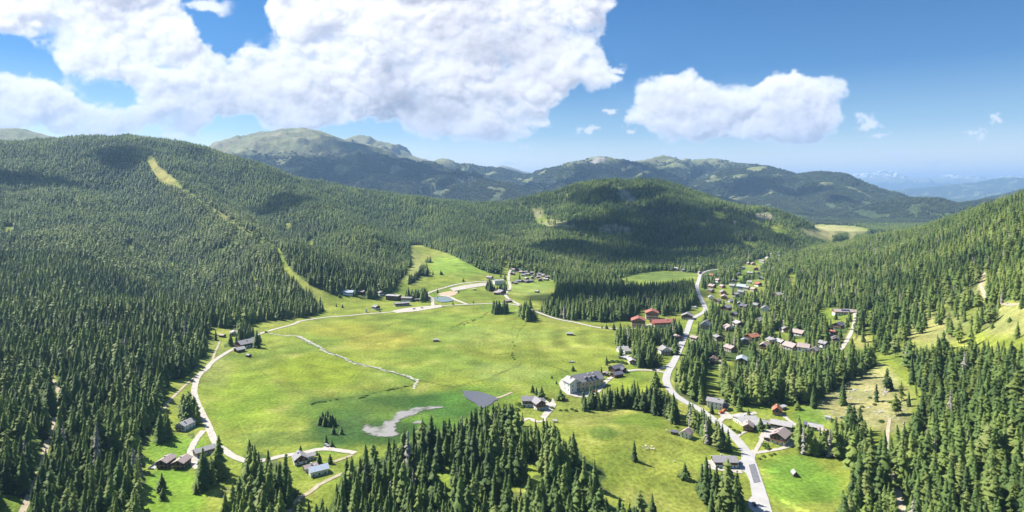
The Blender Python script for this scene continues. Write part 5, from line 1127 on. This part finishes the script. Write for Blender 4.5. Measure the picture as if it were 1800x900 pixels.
# the small stands are planted closer and with trees that fit them
sd = STAND[np.clip(py.astype(int) - RY0, 0, STAND.shape[0] - 1), np.clip(px.astype(int) - RX0, 0, STAND.shape[1] - 1)]
hh = np.where(sd > 0, hh * 0.92, hh); hp = hh * F / C[:, 1]
sd2 = STAND[np.clip((py - hp * 0.62).astype(int) - RY0, 0, STAND.shape[0] - 1), np.clip(px.astype(int) - RX0, 0, STAND.shape[1] - 1)]
isst = (sd > 0)
d3 = dens_at(px, py - hp * 0.3)
keep = np.where(isst, (d0 > 0) & (d3 > 0) & (d1 > 0) & ((sd2 > 0) | (rng.random(len(C)) < 0.22)), keep & (tier < 3))
hidden = (py - hp) > onhid + 14
keep &= ~hidden & (px > -330) & (px < 2130)
# nothing grows through a house or across the view of it
bx = np.array([b_[:3] for b_ in BUILD_XY])
for (X_, Y_, r_, bpx, bpy_, _l) in BUILD_XY:
    sc_ = F / Y_; w_ = r_ * 0.85 * sc_
    dd = np.hypot(C[:, 0] - X_, C[:, 1] - Y_)
    keep &= ~(dd < r_ + 1.0)
    keep &= ~((C[:, 1] < Y_) & (dd < 95) & (np.abs(px - bpx) < w_ + hp * 0.10) & (py - hp * 0.85 < bpy_ - 1.5 * sc_) & (py > bpy_ - 2 * sc_))
C = C[keep]; cz = cz[keep]; hh = hh[keep]; px = px[keep]; py = py[keep]; tier = tier[keep]
n_ = len(C)
larch_n = fbm(C[:, 0] / 90, C[:, 1] / 90, 3, 720) + 0.5 * (px > 1240) - 0.05
kind = rng.choice(4, n_, p=[.32, .26, .26, .16])
isl = rng.random(n_) < np.clip(0.10 + 0.5 * larch_n + 0.45 * pfill([(270,330),(330,325),(500,430),(575,548),(500,520),(400,450)], px, py) + 0.25 * pfill([(880,400),(1080,420),(1080,490),(880,480)], px, py) + 0.2 * pfill([(100,400),(400,420),(420,520),(100,480)], px, py), 0.02, 0.75)
kind = np.where(isl, 4 + rng.integers(0, 2, n_), kind)
lowk = np.where(isl, 9, 6 + rng.integers(0, 3, n_))
xk = rng.random(n_)
kind = np.where(xk < 0.05, 13, np.where(xk < 0.08, 14, np.where(xk < 0.108, 15, np.where(xk < 0.26, 16, np.where(xk < 0.40, 17, kind)))))
kind = np.where((C[:, 1] > 1250) & ~((xk < 0.11) & (C[:, 1] < 2200)), lowk, kind)
wid = rng.uniform(0.74, 1.08, n_) * np.where(C[:, 1] > 2200, 1.35, np.where(C[:, 1] > 1250, 1.12, 1.0))
T = np.stack([C[:, 0], C[:, 1], cz - 0.3, hh, wid, kind], -1)
# far groves on the mountain slopes
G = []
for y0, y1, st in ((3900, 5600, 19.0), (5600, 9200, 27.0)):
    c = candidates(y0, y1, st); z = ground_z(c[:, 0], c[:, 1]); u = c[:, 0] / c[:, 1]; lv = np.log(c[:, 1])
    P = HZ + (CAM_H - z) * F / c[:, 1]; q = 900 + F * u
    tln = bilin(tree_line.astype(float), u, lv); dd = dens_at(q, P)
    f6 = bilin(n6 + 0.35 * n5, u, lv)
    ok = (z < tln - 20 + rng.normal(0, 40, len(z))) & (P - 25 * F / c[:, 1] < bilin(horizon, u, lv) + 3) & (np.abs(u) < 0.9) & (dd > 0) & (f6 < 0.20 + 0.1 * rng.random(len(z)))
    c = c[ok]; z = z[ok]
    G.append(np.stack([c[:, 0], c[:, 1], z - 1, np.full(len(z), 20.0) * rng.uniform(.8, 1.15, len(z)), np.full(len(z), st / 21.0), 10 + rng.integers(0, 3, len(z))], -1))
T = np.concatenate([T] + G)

# ---- lone trees and small groups one can tell apart: (column, row of the foot, height in photograph units, words)
LONE = [(562,747,18,'leftmost spruce of the dark island clump in the bog meadow'),(567,745,22,'second spruce from the left in the island clump'),(571,749,21,'front spruce in the middle of the island clump'),(576,746,26,'tallest spruce of the island clump'),(580,749,22,'front right spruce of the island clump'),(584,746,19,'second spruce from the right in the island clump'),(589,747,15,'rightmost small spruce of the island clump'),(573,743,22,'rearmost spruce of the island clump'),
 (284,864,34,'dark lone spruce on the lawn below the twin chalets'),(286,878,22,'smaller spruce just below the dark lone spruce'),(1115,809,34,'solitary dense spruce in the cow pasture'),(1204,842,30,'thin spruce standing alone at the pasture border'),
 (1152,678,28,'tall lone spruce in the round meadow by the road fork'),(1007,652,10,'little round tree in the meadow behind the inn'),(1057,666,22,'slim spruce between inn annex and the lane'),(985,702,19,'bushy spruce left of the inn terrace'),(978,675,7,'tiny spruce at the terrace corner'),
 (936,690,15,'left of the three spruces behind the lodge'),(943,694,14,'middle of the three spruces behind the lodge'),(952,699,22,'right and tallest of the three spruces behind the lodge'),
 (586,763,17,'pointed spruce below the island clump in the bog meadow'),(600,763,14,'short spruce right of the island clump in the bog meadow'),(573,780,17,'left spruce beside the southern lay-by'),(583,785,14,'right spruce beside the southern lay-by'),
 (775,483,9,'left of two single spruces on the ski meadow'),(777,483,5,'low bush spruce on the ski meadow'),(761,483,8,'spruce near the trees on the ski meadow'),(814,495,8,'spruce by the service road under the ski meadow'),(769,515,8,'spruce at the reservoir fork'),
 (602,541,7,'right of two small spruces in the pasture by the road'),(591,539,7,'left of two small spruces in the pasture by the road'),(796,536,7,'small spruce on the road verge right of the reservoir'),(832,533,5,'tiny spruce on the verge of the meadow road'),(806,514,4,'bush at the edge of the sand pitch'),
 (379,598,18,'slim spruce in the field left of the small brown hut'),(293,678,11,'small spruce at the left forest rim'),(597,523,9,'spruce in the grass near the blue grey roof'),(528,797,15,'bare thin larch beside the southern meadow road'),
 (1251,727,20,'dense spruce right in front of the white two storey house'),(1316,739,22,'dark spruce rising over the flat light roof'),(1337,757,24,'dark garden spruce between chalet and barn'),(1349,754,13,'small garden spruce by the grey cottage'),(1299,722,25,'pointed spruce at the forest edge above the yard'),
 (1276,706,14,'small spruce behind the white two storey house'),(1402,720,16,'round dark spruce under the brown slope'),(1481,712,22,'dark pine on the bare brown slope'),(1490,747,28,'tall spindly pine in front of the bare brown slope'),(1512,723,9,'round bush tree on the bare brown slope'),
 (1469,562,14,'left of the two spruces by the dark timber house'),(1493,565,20,'spruce pair tree beside the steep lane'),(1058,577,7,'first little roadside spruce at the east meadow rim'),(1066,578,10,'second little roadside spruce at the east meadow rim'),(1079,580,13,'third roadside spruce at the east meadow rim'),(1090,581,14,'fourth and largest roadside spruce at the east meadow rim'),
 (1091,630,24,'tall spruce in front of the pale roofed corner house'),(1187,623,32,'tall dark spruce beside the white villa'),(1775,566,10,'lone round pine on the hillside pasture'),(1745,578,12,'small pine under the pasture rim'),(344,868,20,'single spruce in front of the spruce clump'),(557,800,9,'small tree at the grey pyramid roof'),
 (561,815,20,'dark spruce between the two southern houses'),(580,815,18,'spruce right of the bluish roof'),(1350,787,10,'round garden tree left of the large chalet'),(1193,838,4,'weed bush in the pasture'),(970,665,4,'bush beside the meadow path'),(865,511,14,'big dark spruce in front of the white hotel'),(880,487,11,'spruce behind the white hotel'),(887,492,12,'second spruce behind the white hotel'),
 (913,492,12,'big spruce standing amid the hamlet huts'),(941,487,9,'dark spruce at the back of the hamlet'),(869,511,9,'round tree right of the big dark hotel spruce'),(1463,425,10,'dark wood in the far valley meadow'),
]
ASSET = []
def put_tree(x, y, z, h, w_, kd, rz, label, group, cat='spruce'):
    cr = bpy.data.objects.new('spruce_tree', None)
    cr.empty_display_size = 1.0
    link(cr); cr.location = (x, y, z); cr.rotation_euler = (0, 0, rz); s_ = h / H0; cr.scale = (s_ * w_, s_ * w_, s_)
    c2 = link(bpy.data.objects.new('crown', EXTRA[kd] if kd in EXTRA else CROWNS[kd]), cr); c3 = link(bpy.data.objects.new('trunk', TRUNK), cr)
    tag(cr, label, cat, group)
    return cr
for i, (lx, ly, lh, lb) in enumerate(LONE[:-1]):
    p = ray_hit(lx, ly); h = max(lh * p.y / F, 3.0)
    rd = any(s_ in lb for s_ in ('round', 'bush'))
    put_tree(p.x, p.y, p.z - 0.3, h, (1.9 if rd else 1.15) + 0.3 * (h < 12), i % 4, i * 1.3, lb, 'lone trees in the meadows', 'tree' if rd else 'spruce')
# ---- the 300 forest trees that show largest
showH = T[:, 3] / T[:, 1]
tpx = 900 + F * T[:, 0] / T[:, 1]; tpy = HZ + (CAM_H - T[:, 2]) * F / T[:, 1]; tph = T[:, 3] * F / T[:, 1]
vis_h = np.clip(900 - (tpy - tph), 0, tph) * ((tpx > -5) & (tpx < 1805))
order = np.argsort(-vis_h)
pick = order[:300]; rest = np.ones(len(T), bool); rest[pick] = False
def word_of(k): return {4: 'light green larch', 5: 'light green larch', 13: 'round headed pine', 14: 'round headed pine', 15: 'grey dead spruce', 16: 'ragged loose spruce'}.get(int(k), 'dark green spruce')
def stand_of(x, y):
    if x < 380: return 'left slope'
    if x < 508: return 'stand beside the forest track'
    if x < 1170: return 'wood below the bog'
    if x < 1330: return 'copse below the barn'
    return 'right slope'
land = [(b_[3], b_[4], b_[5]) for b_ in BUILD_XY if b_[4] > 640]
groups = {}
for i in pick: groups.setdefault((stand_of(tpx[i], tpy[i]), word_of(T[i, 5])), []).append(i)
for (st, la), ids in groups.items():
    ids.sort(key=lambda i: tpx[i]); used = {}
    def mark(i, w_): used.setdefault(i, w_)
    word = la; sp_ = la.split()[-1]
    mark(ids[0], f'leftmost near {word} of the {st}'); mark(ids[-1], f'rightmost near {word} of the {st}')
    mark(max(ids, key=lambda i: T[i, 3]), f'tallest near {word} of the {st}'); mark(min(ids, key=lambda i: T[i, 3]), f'shortest near {word} of the {st}')
    mark(max(ids, key=lambda i: tpy[i]), f'frontmost {word} of the {st}'); mark(min(ids, key=lambda i: tpy[i]), f'rearmost big {word} of the {st}')
    for i in ids:
        hgt = 'tall' if T[i, 3] > 23 else ('middling' if T[i, 3] > 18 else 'short')
        edge_ = 'at the very bottom edge' if tpy[i] > 905 else ('near the bottom edge' if tpy[i] > 870 else 'a little further back')
        lb = used.get(i, f'{hgt} {word} in the {st}, {edge_}')
        put_tree(T[i, 0], T[i, 1], T[i, 2], T[i, 3], T[i, 4], int(T[i, 5]), float(rng.uniform(0, 6.28)), lb, f'{hgt} {word} trees of the {st}, {edge_}', sp_)
T = T[rest]
# ---- all the other trees: one forest
fm = bpy.data.meshes.new('forest'); fm.vertices.add(len(T)); fm.vertices.foreach_set('co', T[:, :3].astype(np.float32).ravel())
def fattr(nm, typ, data, key='value'):
    a = fm.attributes.new(nm, typ, 'POINT'); a.data.foreach_set(key, data.ravel())
s_ = T[:, 3] / H0
isg = (T[:, 5] >= 10) & (T[:, 5] < 13)
sxy = np.where(isg, T[:, 4], s_ * T[:, 4])
fattr('tree_size', 'FLOAT_VECTOR', np.stack([sxy, sxy, s_], -1).astype(np.float32), 'vector')
fattr('tree_turn', 'FLOAT_VECTOR', np.stack([rng.normal(0, 0.035, len(T)), rng.normal(0, 0.035, len(T)), rng.uniform(0, 6.28, len(T))], -1).astype(np.float32), 'vector')
fattr('tree_kind', 'INT', T[:, 5].astype(np.int32))
fo = tag(link(bpy.data.objects.new('forest', fm)), 'dense conifer forest covering the hills round the valley', 'forest', kind='stuff')
ng = bpy.data.node_groups.new('forest', 'GeometryNodeTree')
ng.interface.new_socket('Geometry', in_out='INPUT', socket_type='NodeSocketGeometry'); ng.interface.new_socket('Geometry', in_out='OUTPUT', socket_type='NodeSocketGeometry')
gi = ng.nodes.new('NodeGroupInput'); go = ng.nodes.new('NodeGroupOutput'); jn = ng.nodes.new('GeometryNodeJoinGeometry')
def nattr(nm, t):
    a = ng.nodes.new('GeometryNodeInputNamedAttribute'); a.data_type = t; a.inputs['Name'].default_value = nm; return a.outputs['Attribute']
an, asz, atn = nattr('tree_kind', 'INT'), nattr('tree_size', 'FLOAT_VECTOR'), nattr('tree_turn', 'FLOAT_VECTOR')
for k, po in enumerate(proto_obj):
    oi = ng.nodes.new('GeometryNodeObjectInfo'); oi.inputs['Object'].default_value = po; oi.inputs['As Instance'].default_value = True
    cp = ng.nodes.new('FunctionNodeCompare'); cp.data_type = 'INT'; cp.operation = 'EQUAL'
    ii = [s for s in cp.inputs if s.type == 'INT']
    ng.links.new(an, ii[0]); ii[1].default_value = k
    ip_ = ng.nodes.new('GeometryNodeInstanceOnPoints')
    ng.links.new(gi.outputs[0], ip_.inputs['Points']); ng.links.new(cp.outputs[0], ip_.inputs['Selection']); ng.links.new(oi.outputs['Geometry'], ip_.inputs['Instance'])
    ng.links.new(asz, ip_.inputs['Scale']); ng.links.new(atn, ip_.inputs['Rotation']); ng.links.new(ip_.outputs[0], jn.inputs[0])
ng.links.new(jn.outputs[0], go.inputs[0])
mod = fo.modifiers.new('forest', 'NODES'); mod.node_group = ng
print('trees', len(T), 'near', ((T[:, 5] < 6)|(T[:, 5] > 12)).sum(), 'groves', isg.sum())

# ------------------------------------------------------------------ cars, cows, rocks and bushes
CARM = {'black': noise_mat('black car paint', (0.02, 0.02, 0.025), (0.03, 0.03, 0.035), 1, 0.3, 0.5), 'white': noise_mat('white car paint', (0.7, 0.7, 0.7), (0.78, 0.78, 0.78), 1, 0.3, 0.5),
        'red': noise_mat('red car paint', (0.35, 0.03, 0.02), (0.42, 0.04, 0.03), 1, 0.3, 0.5), 'orange': noise_mat('orange car paint', (0.6, 0.2, 0.04), (0.65, 0.24, 0.05), 1, 0.3, 0.5), 'silver': noise_mat('silver car paint', (0.4, 0.4, 0.42), (0.5, 0.5, 0.52), 1, 0.35, 0.5)}
M['tyre'] = noise_mat('tyre', (0.02, 0.02, 0.02), (0.04, 0.04, 0.04), 3, 0.9)
body = MB().prof([(-2.15, 0.32), (2.15, 0.32), (2.2, 0.62), (2.05, 0.86), (1.1, 0.95), (-1.75, 0.98), (-2.15, 0.82)], -0.88, 0.88)
body.prof([(-1.55, 1.42), (-1.72, 0.97), (0.98, 0.94), (0.35, 1.42), (-0.4, 1.47)][::-1], -0.72, 0.72)
glass = MB().prof([(-1.50, 1.37), (-1.64, 1.03), (0.80, 1.01), (0.28, 1.37)][::-1], -0.735, 0.735)
def cyl(cx, cy, r_, w_):
    m = MB(); n = 12
    m.prof([(cx + r_ * math.cos(2 * math.pi * k / n), r_ + r_ * math.sin(2 * math.pi * k / n)) for k in range(n)], cy - w_, cy + w_); return m
def car(px, py, rot, c, label):
    p = ray_hit(px, py); r = link(bpy.data.objects.new('parked_car', None)); r.location = p + Vector((0, 0, 0.38 + 0.00025 * p.y)); r.rotation_euler = (0, 0, R(rot))
    body.build('body', CARM[c], r); glass.build('windows', M['glass'], r)
    for x in (-1.35, 1.35):
        for y in (-0.86, 0.86): cyl(x, y, 0.33, 0.11).build('wheel', M['tyre'], r)
    tag(r, label, 'car', 'cars parked and driving in the valley')
for a in [(1326,889,80,'black','black car standing in the lay-by at the bottom of the valley road'),(1274,723,20,'orange','orange car parked beside the white two storey house'),(1269,727,20,'red','red car parked at the white two storey house'),
          (468,585,25,'black','dark car driving on the pale meadow road'),(574,785,-30,'silver','silver car parked in the lay-by of the southern road'),(1044,690,10,'red','red car on the terrace of the inn'),(1040,693,10,'silver','silver car on the terrace of the inn'),
          (1150,652,0,'black','dark car on the lane near the road fork'),(742,542,5,'silver','first silver car in the sports centre car park'),(728,544,5,'black','black car in the sports centre car park'),(668,549,5,'black','dark car on the road before the square barn'),
          (1378,780,30,'white','white car below the large chalet'),(350,815,70,'silver','silver car on the drive next to the twin chalets'),(1300,815,60,'silver','silver car beside the long barn'),(1298,733,10,'white','white car in the yard by the flat roofed house')]: car(*a)
# cows: one continuous body with legs, neck and head
def cow_mesh():
    V = [(0,0,1.05),(0.75,0,1.15),(-0.75,0,1.12),(1.15,0,1.35),(1.55,0,1.15),(1.8,0,1.0)]; E = [(0,1),(0,2),(1,3),(3,4),(4,5)]; Rr = [.42,.36,.36,.2,.17,.1]
    for x in (0.7, -0.75):
        for s in (-1, 1):
            b = len(V); k = -0.12 if x < 0 else 0.05
            V += [(x, s * 0.24, 0.8), (x + k, s * 0.25, 0.42), (x, s * 0.25, 0.0)]; E += [(1 if x > 0 else 2, b), (b, b + 1), (b + 1, b + 2)]; Rr += [.15, .09, .07]
    b = len(V); V += [(-1.12, 0, 1.2), (-1.2, 0, 0.7)]; E += [(2, b), (b, b + 1)]; Rr += [.05, .04]
    b = len(V); V += [(1.4, .2, 1.38), (1.4, -.2, 1.38)]; E += [(4, b), (4, b + 1)]; Rr += [.05, .05]
    me = bpy.data.meshes.new('cow'); me.from_pydata(V, E, []); o = bpy.data.objects.new('cow', me); col.objects.link(o)
    md = o.modifiers.new('skin', 'SKIN')
    for v, r_ in zip(me.skin_vertices[0].data, Rr): v.radius = (r_, r_)
    me.skin_vertices[0].data[0].use_root = True
    o.modifiers.new('sub', 'SUBSURF').levels = 1
    dg = bpy.context.evaluated_depsgraph_get(); m2 = bpy.data.meshes.new_from_object(o.evaluated_get(dg)); bpy.data.objects.remove(o); m2.name = 'cow'; return m2
cowm = cow_mesh(); cowm.materials.clear(); cowm.materials.append(noise_mat('pale cow hide', (0.62, 0.55, 0.45), (0.8, 0.76, 0.7), 1.2, 0.9))
for i, (px, py) in enumerate([(1131,787),(1135.5,785.5),(1140,788.5),(1144.5,790.5),(1146,786),(1136,791),(1149,790),(1185,812),(1172,758)]):
    p = ray_hit(px, py); o = link(bpy.data.objects.new('cow', cowm)); o.location = p; o.rotation_euler = (0, 0, i * 1.9); o.scale = (0.78, 0.78, 0.78)
    tag(o, ('pale cow grazing in the close herd right of the solitary spruce' if i < 7 else ('single pale cow standing apart near the pasture border' if i == 7 else 'single pale cow high on the pasture under the spruce row')), 'cow', 'pale cows grazing in the herd' if i < 7 else None)
rockm = noise_mat('grey boulder', (0.25, 0.24, 0.22), (0.45, 0.43, 0.40), 0.8, 0.95, bump=0.4)
def rock_mesh(seed):
    bm = bmesh.new(); bmesh.ops.create_icosphere(bm, subdivisions=2, radius=1.0); r = random.Random(seed)
    off = [r.random() * 9 for _ in range(3)]
    for v in bm.verts:
        n_ = float(perlin(v.co.x * 1.2 + off[0], v.co.y * 1.2 + v.co.z + off[1], seed)); v.co *= 1 + 0.45 * n_; v.co.z *= 0.6
    me = bpy.data.meshes.new('boulder'); bm.to_mesh(me); bm.free(); me.materials.append(rockm); return me
rocks = [rock_mesh(s) for s in range(4)]; r = random.Random(12)
for i in range(60):
    x, y = r.choice([(1505,690),(1540,700),(1470,720),(1490,705),(1545,730),(1600,735),(1555,690),(1752,530),(1765,533)]); p = ray_hit(x + r.gauss(0, 14 if x < 1700 else 6), y + r.gauss(0, 9 if x < 1700 else 2.5))
    o = link(bpy.data.objects.new('boulder', rocks[i % 4])); o.location = p; s = r.uniform(0.5, 1.5); o.scale = (s * 1.3, s, s); o.rotation_euler = (0, 0, r.uniform(0, 6))
    tag(o, 'grey boulder scattered on the bare brown slope' if x < 1700 else 'grey boulder on the rim of the hillside pasture', 'boulder', 'boulders on the bare brown slope' if x < 1700 else 'boulders on the rim of the hillside pasture')
# leafy bushes
def bush_mesh(seed):
    r = random.Random(seed); V = []; Fc = []
    for k in range(420):
        a = r.uniform(0, 6.283); z = r.random() ** 0.8; q = math.sqrt(max(0.02, 1 - z * z)) * r.uniform(0.75, 1.05) * (1 + 0.25 * math.sin(3 * a + seed))
        c = Vector((math.cos(a) * q, math.sin(a) * q, z * 1.05)); s = r.uniform(0.09, 0.17)
        d1 = Vector((r.gauss(0, 1), r.gauss(0, 1), r.gauss(0, .6))).normalized() * s; d2_ = Vector((r.gauss(0, 1), r.gauss(0, 1), r.gauss(0, .6))).normalized() * s
        b = len(V); V += [c - d1, c + d2_, c + d1, c - d2_]; Fc += [(b, b + 1, b + 2), (b, b + 2, b + 3)]
    return mesh_np('bush', [tuple(v) for v in V], Fc, BUSHM)
BUSHM = leaf_mat('bush leaves', (0.06, 0.12, 0.02), (0.10, 0.19, 0.03), (0.17, 0.26, 0.05))
bushes = [bush_mesh(s) for s in range(3)]
BU = [(1345,784,3.2,'leafy garden bushes by the large chalet'),(1350,790,2.6,'leafy garden bushes by the large chalet'),(1290,757,2.2,'low bushes in the verge left of the brown chalet'),(1298,761,2.5,'low bushes in the verge left of the brown chalet'),(1283,751,1.8,'low bushes in the verge left of the brown chalet'),
      (1335,807,1.6,'hedge bushes at the junction'),(1343,803,1.8,'hedge bushes at the junction'),(1355,801,1.7,'hedge bushes at the junction'),(1361,799,1.7,'hedge bushes at the junction'),(1390,765,2.6,'bush beside the pale roofed barn'),(1398,770,2.8,'bush beside the pale roofed barn'),
      (1186,745,2.2,'bush by the open shelter'),(1190,752,2.0,'bush by the open shelter'),(1325,755,2.0,'bush right of the brown chalet'),(1370,712,3.2,'light green thicket below the forest edge'),(1378,709,3.4,'light green thicket below the forest edge'),(1385,712,3.0,'light green thicket below the forest edge'),
      (1392,708,3.6,'light green thicket below the forest edge'),(1362,713,3.0,'light green thicket below the forest edge'),(1352,715,2.8,'light green thicket below the forest edge'),(1345,711,3.4,'light green thicket below the forest edge'),(1400,706,3.2,'light green thicket below the forest edge'),
      (1068,638,3.4,'dark bush in the long hedge above the barns'),(1076,637,3.6,'dark bush in the long hedge above the barns'),(1085,637,3.4,'dark bush in the long hedge above the barns'),(1093,638,3.6,'dark bush in the long hedge above the barns'),(1100,640,3.0,'dark bush in the long hedge above the barns'),
      (912,712,3.2,'bush on the mound left of the lodge'),(918,716,3.0,'bush on the mound left of the lodge'),(908,722,3.4,'bush on the mound left of the lodge'),(965,705,2.6,'bush right of the lodge'),(970,718,2.4,'bush right of the lodge'),(985,722,2.0,'bush in the hollow below the inn'),(995,722,2.2,'bush in the hollow below the inn'),(1005,720,2.0,'bush in the hollow below the inn'),(1012,723,2.2,'bush in the hollow below the inn'),
      (1516,716,2.2,'small bush on the bare brown slope'),(1530,700,2.0,'small bush on the bare brown slope'),(1538,712,2.2,'small bush on the bare brown slope'),(1565,708,2.4,'small bush on the bare brown slope'),(1575,722,2.2,'small bush on the bare brown slope'),(1480,735,1.8,'small bush on the bare brown slope'),(1463,742,2.0,'small bush on the bare brown slope'),(1470,752,1.8,'small bush on the bare brown slope'),(1550,742,2.6,'small bush on the bare brown slope')]
for i, (px, py, s, lb) in enumerate(BU):
    p = ray_hit(px, py); o = link(bpy.data.objects.new('bush', bushes[i % 3])); o.location = p - Vector((0, 0, 0.2)); o.scale = (s * 0.8, s * 0.8, s * 0.7); o.rotation_euler = (0, 0, i * 2.1)
    same = sum(b_[3] == lb for b_ in BU) > 1
    tag(o, lb, 'bush', lb if same else 'bushes round the houses')
# shrubs that follow the wet lines of the meadow
r = random.Random(33)
for pts, n_, lb in [([(795,577),(830,565),(850,557)], 16, 'dark dot of shrub along the upper meadow brook'),([(898,600),(903,612),(900,624),(904,634)], 12, 'dark dot of shrub along the winding meadow ditch'),([(630,700),(648,696)], 8, 'dark sedge tuft in the wet hollow'),([(546,710),(565,706),(595,703)], 12, 'dark sedge tuft on the meadow rim above the bog'),([(675,688),(700,683),(720,679)], 10, 'dark sedge tuft below the stream end')]:
    for k in range(n_):
        t = r.random() * (len(pts) - 1); i = int(t); f = t - i
        p = ray_hit(pts[i][0] * (1 - f) + pts[i + 1][0] * f + r.gauss(0, 1.2), pts[i][1] * (1 - f) + pts[i + 1][1] * f + r.gauss(0, 0.7))
        o = link(bpy.data.objects.new('shrub', bushes[k % 3])); o.location = p - Vector((0, 0, 0.2)); s = r.uniform(0.7, 1.5); o.scale = (s * 1.3, s * 1.3, s * 0.7); o.rotation_euler = (0, 0, r.uniform(0, 6)); tag(o, lb, 'shrub', lb)
